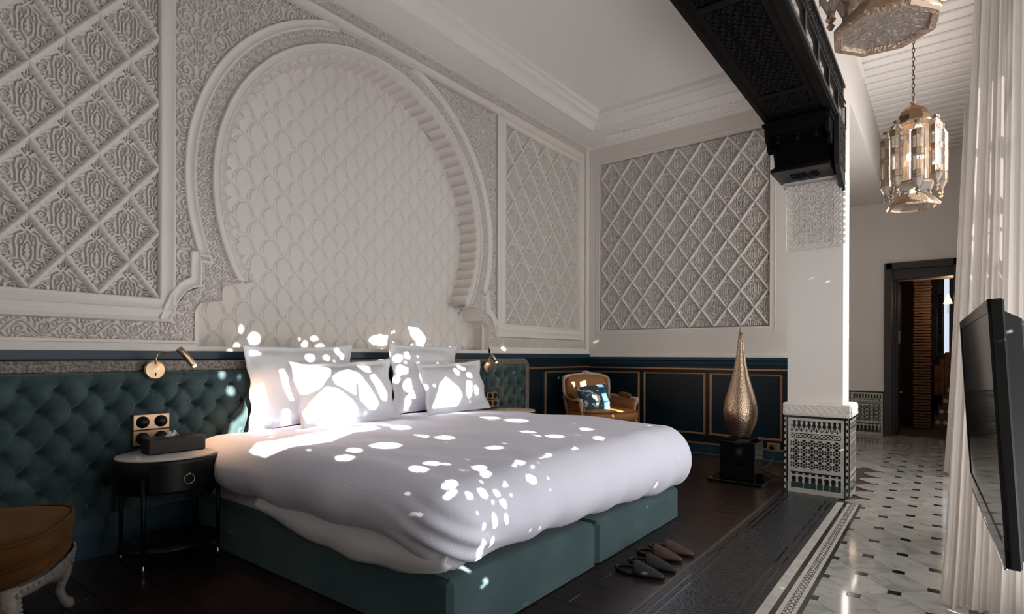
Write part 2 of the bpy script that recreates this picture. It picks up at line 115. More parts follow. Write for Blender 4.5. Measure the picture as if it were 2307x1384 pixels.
def marble_mat():
    m = mat('marble_floor', (0.5, 0.5, 0.5), 0.09, spec=0.5); n = m.node_tree.nodes; l = m.node_tree.links; b = n['Principled BSDF']
    tc = n.new('ShaderNodeTexCoord'); oi = n.new('ShaderNodeObjectInfo')
    ad = n.new('ShaderNodeVectorMath'); ad.operation = 'ADD'; mu = n.new('ShaderNodeMath'); mu.operation = 'MULTIPLY'; mu.inputs[1].default_value = 40
    l.new(oi.outputs['Random'], mu.inputs[0]); l.new(tc.outputs['Object'], ad.inputs[0]); l.new(mu.outputs[0], ad.inputs[1])
    t = n.new('ShaderNodeTexNoise'); t.inputs['Scale'].default_value = 6; t.inputs['Detail'].default_value = 8; t.inputs['Distortion'].default_value = 1.4
    l.new(ad.outputs[0], t.inputs['Vector'])
    r = n.new('ShaderNodeValToRGB'); e = r.color_ramp.elements
    e[0].position = 0.36; e[0].color = (0.235, 0.228, 0.215, 1); e[1].position = 0.50; e[1].color = (0.33, 0.318, 0.298, 1)
    l.new(t.outputs['Fac'], r.inputs['Fac'])
    hs = n.new('ShaderNodeHueSaturation'); mr = n.new('ShaderNodeMapRange'); mr.inputs['To Min'].default_value = 0.82; mr.inputs['To Max'].default_value = 1.12
    l.new(oi.outputs['Random'], mr.inputs['Value']); l.new(mr.outputs[0], hs.inputs['Value']); l.new(r.outputs['Color'], hs.inputs['Color'])
    l.new(hs.outputs['Color'], b.inputs['Base Color']); return m
MARBLE = marble_mat()
def wood_mat():
    m = mat('dark_parquet', (0.05, 0.02, 0.015), 0.3, spec=0.5); n = m.node_tree.nodes; l = m.node_tree.links; b = n['Principled BSDF']
    tc = n.new('ShaderNodeTexCoord'); oi = n.new('ShaderNodeObjectInfo'); mp = n.new('ShaderNodeMapping'); mp.inputs['Scale'].default_value = (2.5, 28, 2.5)
    ad = n.new('ShaderNodeVectorMath'); ad.operation = 'ADD'; mu = n.new('ShaderNodeMath'); mu.operation = 'MULTIPLY'; mu.inputs[1].default_value = 30
    l.new(oi.outputs['Random'], mu.inputs[0]); l.new(tc.outputs['Object'], ad.inputs[0]); l.new(mu.outputs[0], ad.inputs[1]); l.new(ad.outputs[0], mp.inputs['Vector'])
    t = n.new('ShaderNodeTexNoise'); t.inputs['Scale'].default_value = 1.6; t.inputs['Detail'].default_value = 6; l.new(mp.outputs[0], t.inputs['Vector'])
    r = n.new('ShaderNodeValToRGB'); e = r.color_ramp.elements; e[0].position = 0.3; e[0].color = (0.008, 0.0045, 0.0040, 1); e[1].position = 0.75; e[1].color = (0.034, 0.0165, 0.0135, 1)
    l.new(t.outputs['Fac'], r.inputs['Fac']); l.new(r.outputs['Color'], b.inputs['Base Color'])
    return m
WOODF = wood_mat()
def mosaic_mat():
    m = mat('dark_mosaic', (0.02, 0.022, 0.026), 0.16, spec=0.6); n = m.node_tree.nodes; l = m.node_tree.links; b = n['Principled BSDF']
    tc = n.new('ShaderNodeTexCoord'); v = n.new('ShaderNodeTexVoronoi'); v.inputs['Scale'].default_value = 75; v.feature = 'F1'
    l.new(tc.outputs['Object'], v.inputs['Vector'])
    r = n.new('ShaderNodeValToRGB'); e = r.color_ramp.elements; e[0].position = 0.0; e[0].color = (0.004, 0.006, 0.009, 1); e[1].position = 0.9; e[1].color = (0.030, 0.034, 0.040, 1)
    sp = n.new('ShaderNodeSeparateColor'); l.new(v.outputs['Color'], sp.inputs[0]); l.new(sp.outputs[0], r.inputs['Fac']); l.new(r.outputs['Color'], b.inputs['Base Color'])
    bp = n.new('ShaderNodeBump'); bp.inputs['Strength'].default_value = 1.0; bp.inputs['Distance'].default_value = 0.0045
    n2 = n.new('ShaderNodeTexNoise'); n2.inputs['Scale'].default_value = 62; n2.inputs['Detail'].default_value = 3; l.new(tc.outputs['Object'], n2.inputs['Vector'])
    l.new(n2.outputs['Fac'], bp.inputs['Height']); l.new(bp.outputs['Normal'], b.inputs['Normal']); return m
MOSAIC = mosaic_mat()
def duvet_mat():
    m = mat('duvet_satin_stripe', (0.715, 0.715, 0.835), 0.8, spec=0.2, sheen=0.1); n = m.node_tree.nodes; l = m.node_tree.links; b = n['Principled BSDF']
    tc = n.new('ShaderNodeTexCoord'); w = n.new('ShaderNodeTexWave'); w.wave_type = 'BANDS'; w.bands_direction = 'Y'; w.inputs['Scale'].default_value = 26; l.new(tc.outputs['Object'], w.inputs['Vector'])
    t = n.new('ShaderNodeTexNoise'); t.inputs['Scale'].default_value = 5; t.inputs['Detail'].default_value = 3; l.new(tc.outputs['Object'], t.inputs['Vector'])
    b1 = n.new('ShaderNodeBump'); b1.inputs['Strength'].default_value = 0.22; b1.inputs['Distance'].default_value = 0.0012; l.new(w.outputs['Fac'], b1.inputs['Height'])
    b2 = n.new('ShaderNodeBump'); b2.inputs['Strength'].default_value = 0.25; b2.inputs['Distance'].default_value = 0.02; l.new(t.outputs['Fac'], b2.inputs['Height']); l.new(b1.outputs['Normal'], b2.inputs['Normal'])
    l.new(b2.outputs['Normal'], b.inputs['Normal']); return m
DUVET = duvet_mat()
def sheer_mat():
    m = bpy.data.materials.new('sheer_curtain'); m.use_nodes = True; n = m.node_tree.nodes; l = m.node_tree.links; n.clear()
    o = n.new('ShaderNodeOutputMaterial'); d = n.new('ShaderNodeBsdfDiffuse'); t = n.new('ShaderNodeBsdfTranslucent'); tr = n.new('ShaderNodeBsdfTransparent')
    d.inputs[0].default_value = (0.62, 0.57, 0.53, 1); t.inputs[0].default_value = (0.55, 0.50, 0.46, 1)
    a = n.new('ShaderNodeMixShader'); a.inputs[0].default_value = 0.45; l.new(d.outputs[0], a.inputs[1]); l.new(t.outputs[0], a.inputs[2])
    c = n.new('ShaderNodeMixShader'); c.inputs[0].default_value = 0.88; l.new(tr.outputs[0], c.inputs[1]); l.new(a.outputs[0], c.inputs[2]); l.new(c.outputs[0], o.inputs[0]); return m
SHEER = sheer_mat()
def floral_mat():
    m = mat('floral_cushion', (0.03, 0.08, 0.12), 0.8); n = m.node_tree.nodes; l = m.node_tree.links; b = n['Principled BSDF']
    tc = n.new('ShaderNodeTexCoord'); t = n.new('ShaderNodeTexNoise'); t.inputs['Scale'].default_value = 7; t.inputs['Detail'].default_value = 3; t.inputs['Distortion'].default_value = 2.5
    l.new(tc.outputs['Object'], t.inputs['Vector']); r = n.new('ShaderNodeValToRGB'); r.color_ramp.interpolation = 'CONSTANT'; e = r.color_ramp.elements
    e[0].position = 0; e[0].color = (0.025, 0.075, 0.115, 1); e[1].position = 0.54; e[1].color = (0.16, 0.18, 0.06, 1)
    x = e.new(0.57); x.color = (0.65, 0.62, 0.60, 1); x = e.new(0.68); x.color = (0.45, 0.25, 0.25, 1)
    l.new(t.outputs['Fac'], r.inputs['Fac']); l.new(r.outputs['Color'], b.inputs['Base Color']); return m
FLORAL = floral_mat()
def holes_mat():
    m = mat('pierced_gold', (0.50, 0.33, 0.21), 0.30, metal=1.0, spec=0.5); n = m.node_tree.nodes; l = m.node_tree.links; b = n['Principled BSDF']
    tc = n.new('ShaderNodeTexCoord'); v = n.new('ShaderNodeTexVoronoi'); v.inputs['Scale'].default_value = 95; l.new(tc.outputs['Object'], v.inputs['Vector'])
    r = n.new('ShaderNodeValToRGB'); e = r.color_ramp.elements; e[0].position = 0.18; e[0].color = (0.16, 0.09, 0.05, 1); e[1].position = 0.32; e[1].color = (0.62, 0.45, 0.33, 1)
    l.new(v.outputs['Distance'], r.inputs['Fac']); l.new(r.outputs['Color'], b.inputs['Base Color'])
    bp = n.new('ShaderNodeBump'); bp.inputs['Strength'].default_value = 0.6; bp.inputs['Distance'].default_value = 0.003; l.new(v.outputs['Distance'], bp.inputs['Height']); l.new(bp.outputs['Normal'], b.inputs['Normal']); return m
PGOLD = holes_mat()

# ------------------------------------------------------------------ geometry helpers
def raw_mesh(name, V, F, smooth=False, mats=(), midx=None):
    V = np.asarray(V, dtype=np.float32).reshape(-1, 3)
    me = bpy.data.meshes.new(name); me.vertices.add(len(V)); me.vertices.foreach_set('co', V.ravel())
    if isinstance(F, np.ndarray):
        k = F.shape[1]; nf = F.shape[0]
        me.loops.add(nf * k); me.loops.foreach_set('vertex_index', F.astype(np.int32).ravel())
        me.polygons.add(nf); me.polygons.foreach_set('loop_start', np.arange(0, nf * k, k, dtype=np.int32))
    else:
        nf = len(F); tot = [len(f) for f in F]
        me.loops.add(sum(tot)); me.loops.foreach_set('vertex_index', np.array([i for f in F for i in f], dtype=np.int32))
        me.polygons.add(nf); st = np.concatenate([[0], np.cumsum(tot)[:-1]]).astype(np.int32); me.polygons.foreach_set('loop_start', st)
    if midx is not None: me.polygons.foreach_set('material_index', np.asarray(midx, dtype=np.int32))
    me.polygons.foreach_set('use_smooth', np.full(nf, bool(smooth)))
    for m in mats: me.materials.append(m)
    me.update(calc_edges=True); me.validate()
    return me
def link(name, me, parent=None, loc=None, rot=None, scale=None):
    o = bpy.data.objects.new(name, me); COL.objects.link(o)
    if parent: o.parent = parent
    if loc is not None: o.location = loc
    if rot is not None: o.rotation_euler = rot
    if scale is not None: o.scale = scale
    return o
class MB:
    """collects shapes for one mesh"""
    def __init__(s): s.V = []; s.F = []; s.sm = []
    def add(s, V, F, smooth=False):
        b = len(s.V); s.V += [tuple(v) for v in V]; s.F += [tuple(i + b for i in f) for f in F]; s.sm += [smooth] * len(F); return s
    def box(s, a, b):
        x0, y0, z0 = a; x1, y1, z1 = b
        V = [(x0,y0,z0),(x1,y0,z0),(x1,y1,z0),(x0,y1,z0),(x0,y0,z1),(x1,y0,z1),(x1,y1,z1),(x0,y1,z1)]
        return s.add(V, [(0,3,2,1),(4,5,6,7),(0,1,5,4),(1,2,6,5),(2,3,7,6),(3,0,4,7)])
    def bbox(s, a, b, r=0.01):
        """box with chamfered edges"""
        c = [(a[i] + b[i]) / 2 for i in range(3)]; h = [(b[i] - a[i]) / 2 for i in range(3)]; r = min(r, *[x * 0.9 for x in h])
        V = []; idx = {}
        for sx in (-1, 1):
            for sy in (-1, 1):
                for sz in (-1, 1):
                    for k in range(3):
                        p = [sx * h[0], sy * h[1], sz * h[2]]
                        for j in range(3):
                            if j != k: p[j] -= (sx, sy, sz)[j] * r
                        idx[(sx, sy, sz, k)] = len(V); V.append(tuple(c[i] + p[i] for i in range(3)))
        F = []
        for k in range(3):
            i, j = (k + 1) % 3, (k + 2) % 3
            for sg in (-1, 1):
                q = []
                for (p, t) in ((-1, -1), (1, -1), (1, 1), (-1, 1)):
                    d = [0, 0, 0]; d[k] = sg; d[i] = p; d[j] = t; q.append(idx[(d[0], d[1], d[2], k)])
                F.append(tuple(q if sg > 0 else q[::-1]))
        for k in range(3):
            i, j = (k + 1) % 3, (k + 2) % 3
            for si in (-1, 1):
                for sj in (-1, 1):
                    d0 = [0, 0, 0]; d0[k] = -1; d0[i] = si; d0[j] = sj; d1 = list(d0); d1[k] = 1
                    q = (idx[(*d0, i)], idx[(*d1, i)], idx[(*d1, j)], idx[(*d0, j)])
                    F.append(q if si * sj < 0 else q[::-1])
        for sx in (-1, 1):
            for sy in (-1, 1):
                for sz in (-1, 1):
                    q = tuple(idx[(sx, sy, sz, k)] for k in range(3)); F.append(q if sx * sy * sz > 0 else q[::-1])
        return s.add(V, F)
    def lathe(s, prof, c=(0, 0, 0), n=24, sx=1.0, sy=1.0, smooth=True, rot0=0.0):
        V = []; F = []; m = len(prof)
        for k in range(n):
            a = rot0 + 2 * PI * k / n
            for (r, z) in prof: V.append((c[0] + r * sx * math.cos(a), c[1] + r * sy * math.sin(a), c[2] + z))
        for k in range(n):
            k2 = (k + 1) % n
            for j in range(m - 1): F.append((k * m + j, k2 * m + j, k2 * m + j + 1, k * m + j + 1))
        if prof[0][0] > 1e-6: F.append(tuple(k * m for k in range(n))[::-1])
        if prof[-1][0] > 1e-6: F.append(tuple(k * m + m - 1 for k in range(n)))
        return s.add(V, F, smooth)
    def tube(s, P, r, n=8, cap=True, smooth=True, flat=1.0):
        P = [Vector(p) for p in P]; rr = r if isinstance(r, (list, tuple)) else [r] * len(P)
        V = []; F = []; prev = None
        for i, p in enumerate(P):
            t = (P[min(i + 1, len(P) - 1)] - P[max(i - 1, 0)]).normalized()
            if prev is None:
                a = Vector((0, 0, 1)) if abs(t.z) < 0.9 else Vector((1, 0, 0)); u = t.cross(a).normalized()
            else: u = (prev - t * prev.dot(t)).normalized()
            prev = u; v = t.cross(u)
            for k in range(n):
                a = 2 * PI * k / n; V.append(p + (u * math.cos(a) + v * math.sin(a) * flat) * rr[i])
        for i in range(len(P) - 1):
            for k in range(n):
                k2 = (k + 1) % n; F.append((i * n + k, i * n + k2, (i + 1) * n + k2, (i + 1) * n + k))
        if cap: F.append(tuple(range(n))[::-1]); F.append(tuple((len(P) - 1) * n + k for k in range(n)))
        return s.add(V, F, smooth)
    def prism(s, poly, fr, n0, n1):
        """polygon (u,v) list extruded between two heights in a frame"""
        m = len(poly); V = [fr(u, v, n0) for u, v in poly] + [fr(u, v, n1) for u, v in poly]
        F = [tuple(range(m))[::-1], tuple(range(m, 2 * m))] + [(i, (i + 1) % m, m + (i + 1) % m, m + i) for i in range(m)]
        return s.add(V, F)
    def sphere(s, c, r, n=12, m=8, sz=1.0):
        return s.lathe([(r * math.sin(PI * j / m), -r * sz * math.cos(PI * j / m)) for j in range(m + 1)], c, n)
    def obj(s, name, m, parent=None, loc=None, rot=None):
        me = raw_mesh(name, s.V, s.F, False, [m] if not isinstance(m, (list, tuple)) else m); me.polygons.foreach_set('use_smooth', s.sm)
        return link(name, me, parent, loc, rot)
def tag(o, label=None, cat=None, group=None, kind=None):
    if label: o['label'] = label
    if cat: o['category'] = cat
    if group: o['group'] = group
    if kind: o['kind'] = kind
    return o
def thing(name, label, cat, loc=(0, 0, 0), rz=0.0, group=None):
    o = bpy.data.objects.new(name, None); COL.objects.link(o); o.location = loc; o.rotation_euler = (0, 0, rz); o.empty_display_size = 0.1
    return tag(o, label, cat, group)
def structure(name, me_or_mb=None, m=None):
    if me_or_mb is None:
        o = bpy.data.objects.new(name, None); COL.objects.link(o)
    elif isinstance(me_or_mb, MB): o = me_or_mb.obj(name, m)
    else: o = link(name, me_or_mb)
    o['kind'] = 'structure'; return o
def copy_tree(o, parent=None):
    c = o.copy(); COL.objects.link(c); c.parent = parent
    for ch in list(o.children): copy_tree(ch, c)
    return c
class Frame:
    def __init__(s, o, u, v, n): s.o = np.array(o, float); s.u = np.array(u, float); s.v = np.array(v, float); s.n = np.array(n, float)
    def __call__(s, u, v, n=0.0): return tuple(s.o + s.u * u + s.v * v + s.n * n)
    def arr(s, U, V, N): return s.o + U[..., None] * s.u + V[..., None] * s.v + N[..., None] * s.n
    def mat(s, u, v, n=0.0):
        m = Matrix((s.u, s.v, s.n)).transposed().to_4x4(); m.translation = Vector(s(u, v, n)); return m
XEND = 6.65
FL = Frame((0, 0, 0), (0, 1, 0), (0, 0, 1), (1, 0, 0))          # headboard wall
FE = Frame((0, XEND, 0), (1, 0, 0), (0, 0, 1), (0, -1, 0))      # end wall
FCF = Frame((0, 5.25, 0), (1, 0, 0), (0, 0, 1), (0, -1, 0))     # column front
FCR = Frame((3.18, 0, 0), (0, 1, 0), (0, 0, 1), (1, 0, 0))      # column side to the window
FF = Frame((0, 0, 0), (1, 0, 0), (0, 1, 0), (0, 0, 1))          # floor
FAR = 9.72
FFAR = Frame((0, FAR, 0), (1, 0, 0), (0, 0, 1), (0, -1, 0))

def grid_relief(name, fr, u0, u1, v0, v1, step, hf, m, parent=None, mask=None, smooth=False, kind=None):
    nu = max(2, int(round((u1 - u0) / step)) + 1); nv = max(2, int(round((v1 - v0) / step)) + 1)
    U, V = np.meshgrid(np.linspace(u0, u1, nu), np.linspace(v0, v1, nv), indexing='ij')
    H = hf(U, V); P = fr.arr(U, V, H).reshape(-1, 3)
    i = np.arange(nu * nv).reshape(nu, nv)
    Q = np.stack([i[:-1, :-1], i[1:, :-1], i[1:, 1:], i[:-1, 1:]], -1).reshape(-1, 4)
    if mask is not None:
        Uc = (U[:-1, :-1] + U[1:, 1:]) / 2; Vc = (V[:-1, :-1] + V[1:, 1:]) / 2; k = mask(Uc, Vc).reshape(-1); Q = Q[k]
        used = np.zeros(len(P), bool); used[Q.ravel()] = True; mp = np.cumsum(used) - 1; P = P[used]; Q = mp[Q]
    me = raw_mesh(name, P, Q, smooth, [m]); o = link(name, me, parent)
    if kind: o['kind'] = kind
    return o
def sweep(name, fr, path, prof, m, parent=None, closed=False, smooth=False, mb=None):
    """profile [(offset to the left of travel, height)] swept with mitres along a 2D path"""
    P = [np.array(p, float) for p in path]; n = len(P); V = []; F = []; k = len(prof)
    for i in range(n):
        a = P[i - 1] if (i > 0 or closed) else None; b = P[(i + 1) % n] if (i < n - 1 or closed) else None
        d1 = (P[i] - a) / np.linalg.norm(P[i] - a) if a is not None else None; d2 = (b - P[i]) / np.linalg.norm(b - P[i]) if b is not None else None
        if d1 is None: d1 = d2
        if d2 is None: d2 = d1
        n1 = np.array([-d1[1], d1[0]]); n2 = np.array([-d2[1], d2[0]]); mm = n1 + n2; L = mm @ mm
        mm = n1 if L < 1e-6 else mm * (2 / L)
        if np.linalg.norm(mm) > 2.5: mm = mm / np.linalg.norm(mm) * 2.5
        for (o, h) in prof: q = P[i] + mm * o; V.append(fr(q[0], q[1], h))
    for i in range(n if closed else n - 1):
        j = (i + 1) % n
        for t in range(k - 1): F.append((i * k + t, i * k + t + 1, j * k + t + 1, j * k + t))
    if mb is not None: return mb.add(V, F, smooth)
    me = raw_mesh(name, V, F, smooth, [m]); return link(name, me, parent)
def rect_path(u0, v0, u1, v1): return [(u0, v0), (u1, v0), (u1, v1), (u0, v1)]
def arc(cx, cy, r, a0, a1, n): return [(cx + r * math.cos(math.radians(a0 + (a1 - a0) * i / n)), cy + r * math.sin(math.radians(a0 + (a1 - a0) * i / n))) for i in range(n + 1)]

# ------------------------------------------------------------------ carved ornament tiles
class Tile:
    """height of a carved tile of w x h metres, raised strokes on a sunken ground, sampled periodically"""
    def __init__(s, w, h, px=0.002, periodic=True):
        s.w, s.h = w, h; s.nx = int(round(w / px)); s.ny = int(round(h / px)); s.per = periodic
        s.X, s.Y = np.meshgrid((np.arange(s.nx) + 0.5) * w / s.nx, (np.arange(s.ny) + 0.5) * h / s.ny, indexing='ij')
        s.D = np.full((s.nx, s.ny), 1.0)
    def seg(s, x0, y0, x1, y1, w):
        X, Y = s.X - (x0 + x1) / 2, s.Y - (y0 + y1) / 2
        if s.per: X = X - s.w * np.round(X / s.w); Y = Y - s.h * np.round(Y / s.h)
        dx, dy = (x1 - x0), (y1 - y0); L = dx * dx + dy * dy + 1e-12
        t = np.clip((X * dx + Y * dy) / L, -0.5, 0.5); d = np.hypot(X - t * dx, Y - t * dy) - w / 2
        np.minimum(s.D, d, out=s.D)
    def line(s, P, w, mirror=True, taper=False):
        n = len(P) - 1
        for i in range(n):
            ww = w * (0.45 + 0.9 * math.sin(PI * (i + 0.5) / n)) if taper else w
            s.seg(*P[i], *P[i + 1], ww)
            if mirror: s.seg(s.w - P[i][0], P[i][1], s.w - P[i + 1][0], P[i + 1][1], ww)
    def spiral(s, cx, cy, r0, r1, a0, turns, w, n=16, mirror=True):
        P = []
        for i in range(n + 1):
            t = i / n; a = math.radians(a0) + t * turns * 2 * PI; r = r0 + (r1 - r0) * t; P.append((cx + r * math.cos(a), cy + r * math.sin(a)))
        s.line(P, w, mirror); return P[0]
    def fill(s, w, gap, tries=500, seed=1, mirror=True, inside=None):
        rng = random.Random(seed)
        for _ in range(tries):
            x, y = rng.random() * s.w, rng.random() * s.h
            if mirror and x > s.w / 2: continue
            a = rng.random() * 2 * PI; c = rng.uniform(-1, 1) * 0.9; P = []
            for k in range(7):
                ix, iy = int(x / s.w * s.nx) % s.nx, int(y / s.h * s.ny) % s.ny
                if s.D[ix, iy] < gap + w * 0.5: break
                if inside and not inside(x, y): break
                if mirror and x > s.w / 2 - w * 0.4: break
                P.append((x, y)); x += math.cos(a) * w * 0.8; y += math.sin(a) * w * 0.8; a += c * 0.45
            if len(P) >= 3: s.line(P, w, mirror, taper=True)
    def finish(s, edge=0.0025, depth=0.010, vein=0.0):
        s.H = depth * (np.clip(0.5 - s.D / edge, 0, 1) - 1.0)
        if vein: s.H -= vein * np.clip((-s.D - 0.0035) / 0.0015, 0, 1)
        return s
    def __call__(s, U, V):
        if s.per: i = np.floor((U % s.w) / s.w * s.nx).astype(int) % s.nx; j = np.floor((V % s.h) / s.h * s.ny).astype(int) % s.ny
        else: i = np.clip((U / s.w * s.nx).astype(int), 0, s.nx - 1); j = np.clip((V / s.h * s.ny).astype(int), 0, s.ny - 1)
        return s.H[i, j]
# arabesque scrolls of the spandrels
def make_scroll(w, h, sw, seed, depth=0.021):
    T = Tile(w, h, 0.002)
    T.spiral(w * .26, h * .24, w * .03, w * .20, 40, 1.6, sw); T.spiral(w * .24, h * .74, w * .03, w * .21, 200, -1.6, sw)
    T.line([(w * .5, h * (i / 14)) for i in range(15)][2:9], sw * .8)
    T.line([(w * (.5 - .16 * math.sin(i / 8 * PI)), h * (.36 + .28 * i / 8)) for i in range(9)], sw)
    T.line([(w * (.02 + .10 * math.sin(i / 8 * PI)), h * (.35 + .3 * i / 8)) for i in range(9)], sw)
    T.spiral(w * .5, h * .5, w * .05, w * .055, 0, 1.0, sw * .7, mirror=False)
    T.spiral(w * .5, h * .0, w * .06, w * .06, 0, 1.0, sw * .7, mirror=False)
    T.fill(sw * 1.0, sw * .42, 900, seed); T.fill(sw * .7, sw * .36, 900, seed + 1)
    return T.finish(0.003, depth)
SCROLL = make_scroll(0.30, 0.34, 0.0105, 3)
SCROLLS = make_scroll(0.16, 0.18, 0.0080, 9, 0.016)
def make_vine(w, h, sw):
    T = Tile(w, h, 0.0015)
    P = [(w * i / 24, h * (.5 - .36 * math.cos(2 * PI * i / 24))) for i in range(25)]
    T.line(P, sw, mirror=False)
    T.spiral(w * .5, h * .42, h * .05, h * .26, 100, 1.4, sw * .9, mirror=False)
    T.spiral(w * .0, h * .58, h * .05, h * .26, 280, 1.4, sw * .9, mirror=False)
    T.fill(sw * 1.0, sw * .35, 600, 4, mirror=False); T.fill(sw * .7, sw * .3, 500, 5, mirror=False)
    T.H = None; return T.finish(0.0025, 0.017)
VINE = make_vine(0.21, 0.108, 0.009)
def make_interlace(w, sw):
    T = Tile(w, w, 0.002)
    for k in range(2):
        T.line([(0, w * .25 + k * w * .5), (w * .25, 0 + k * w * .5), (w * .5, w * .25 + k * w * .5), (w * .25, w * .5 + k * w * .5), (0, w * .25 + k * w * .5)], sw)
    T.line([(w * .5, 0), (w * .5, w)], sw * .6, mirror=False); T.line([(0, w * .5), (w, w * .5)], sw * .6, mirror=False)
    T.spiral(w * .25, w * .25, w * .07, w * .07, 0, 1, sw * .8)
    return T.finish(0.0025, 0.008)
INTER = make_interlace(0.075, 0.006)
INTERL = make_interlace(0.17, 0.009)

# the motif inside each lozenge, drawn on a 2 x 2 box in lozenge half-widths
LHW, LHH = 0.155, 0.2
def make_lozenge_tile():
    a, b = LHW, LHH; T = Tile(2 * a, 2 * b, 0.002, periodic=False); w = 0.0125
    def q(x, y): return (a + x * a, b + y * b)
    def L(P, ww=w, tp=False): T.line([q(*p) for p in P], ww, True, tp)
    # posts with turned feet and heads
    L([(-.26, .40), (-.30, .20), (-.27, 0), (-.27, -.22), (-.44, -.24), (-.52, -.34)]); L([(-.26, .40), (-.12, .46), (0, .58)], w * .9)
    L([(0, -.33), (0, -.50)], w); L([(-.14, -.22), (0, -.36)], w * .9); L([(-.14, .12), (-.17, -.04), (-.14, -.22)], w * .8)
    L([(-.10, .16), (0, .30)], w * .8); L([(0, .30), (0, .42)], w * .8)
    # central leaf
    L([(0, .16), (0, -.16)], w * 1.1); L([(0, .06), (-.06, .0)], w * .7); L([(0, -.04), (-.07, -.12)], w * .7)
    # top leaf
    L([(0, .92), (-.08, .80), (-.10, .66), (0, .62)], w * .8); L([(0, .84), (0, .68)], w * .7)
    # side paisleys
    T.spiral(*q(-.60, .02), .010, .030, 60, 1.3, w * .7); L([(-.45, .18), (-.40, .05), (-.40, -.12)], w * .9); L([(-.80, .0), (-.66, -.14), (-.52, -.12)], w * .8)
    # leaves above and palmette below
    L([(-.20, .56), (-.32, .50), (-.40, .42)], w * 1.2, True); L([(-.10, .54), (-.20, .62)], w, True); L([(-.40, .34), (-.52, .28)], w, True)
    L([(0, -.92), (-.07, -.80), (-.05, -.66), (0, -.60)], w * .9); L([(-.10, -.66), (-.18, -.60), (-.12, -.52)], w * .8); L([(0, -.86), (0, -.66)], w * .7)
    L([(-.16, -.36), (-.30, -.42), (-.22, -.52)], w * .9, True); L([(-.10, -.46), (-.30, -.56)], w, True)
    ins = lambda x, y: abs(x / a - 1) + abs(y / b - 1) < 0.86
    T.fill(w * .85, w * .30, 1500, 11, inside=ins); T.fill(w * .6, w * .26, 1200, 12, inside=ins)
    T.finish(0.0028, 0.022)
    edge = np.abs(T.X / a - 1) + np.abs(T.Y / b - 1); T.H = np.where(edge > 0.87, -0.006, T.H); return T
LOZ = make_lozenge_tile()
def rhomb_mesh(name, n, hw, hh, hf, m, half=None, smooth=False):
    """rhombus centred on 0 in local (u,v,n)=(x,y,z); half keeps 'l','r','t','b' parts"""
    s, t = np.meshgrid(np.linspace(0, 1, n + 1), np.linspace(0, 1, n + 1), indexing='ij')
    x = s - t; y = s + t - 1.0
    P = np.stack([x * hw, y * hh, hf(x, y)], -1).reshape(-1, 3)
    i = np.arange((n + 1) ** 2).reshape(n + 1, n + 1); a, b, c, d = i[:-1, :-1], i[1:, :-1], i[1:, 1:], i[:-1, 1:]
    if half is None:
        return raw_mesh(name, P, np.stack([a, b, c, d], -1).reshape(-1, 4), smooth, [m])
    if half[0] in 'lr': T = np.concatenate([np.stack([a, b, c], -1).reshape(-1, 3), np.stack([a, c, d], -1).reshape(-1, 3)])
    else: T = np.concatenate([np.stack([a, b, d], -1).reshape(-1, 3), np.stack([b, c, d], -1).reshape(-1, 3)])
    C = P[T].mean(1); k = {'l': C[:, 0] < 0, 'r': C[:, 0] > 0, 't': C[:, 1] > 0, 'b': C[:, 1] < 0}
    keep = np.ones(len(T), bool)
    for ch in half: keep &= k[ch]
    T = T[keep]; used = np.zeros(len(P), bool); used[T.ravel()] = True; mp = np.cumsum(used) - 1
    return raw_mesh(name, P[used], mp[T], smooth, [m])
def loz_h(x, y): return LOZ((x + 1) * LHW, (y + 1) * LHH)
LOZ_CACHE = {}
def loz_mesh(n, half):
    if (n, half) not in LOZ_CACHE: LOZ_CACHE[(n, half)] = rhomb_mesh('lozenge', n, LHW, LHH, loz_h, PLASTER, half)
    return LOZ_CACHE[(n, half)]
def rib_mesh():
    L = math.hypot(LHW, LHH); n = 48; V = []; prof = [(-1, -.008), (-.82, .010), (-.45, .026), (-.1, .034), (.2, .034), (.5, .026), (.85, .010), (1, -.008)]
    for i in range(n + 1):
        t = i / n; e = min(1.0, 0.6 + 4 * min(t, 1 - t)); w = 0.0185 * (1 + 0.38 * abs(math.sin(PI * 8 * t))) * e
        for (o, h) in prof: V.append((t * L, o * w, h * 1.0))
    k = len(prof); i = np.arange((n + 1) * k).reshape(n + 1, k)
    return raw_mesh('rib', V, np.stack([i[:-1, :-1], i[1:, :-1], i[1:, 1:], i[:-1, 1:]], -1).reshape(-1, 4), True, [PLASTER])
RIB = rib_mesh()
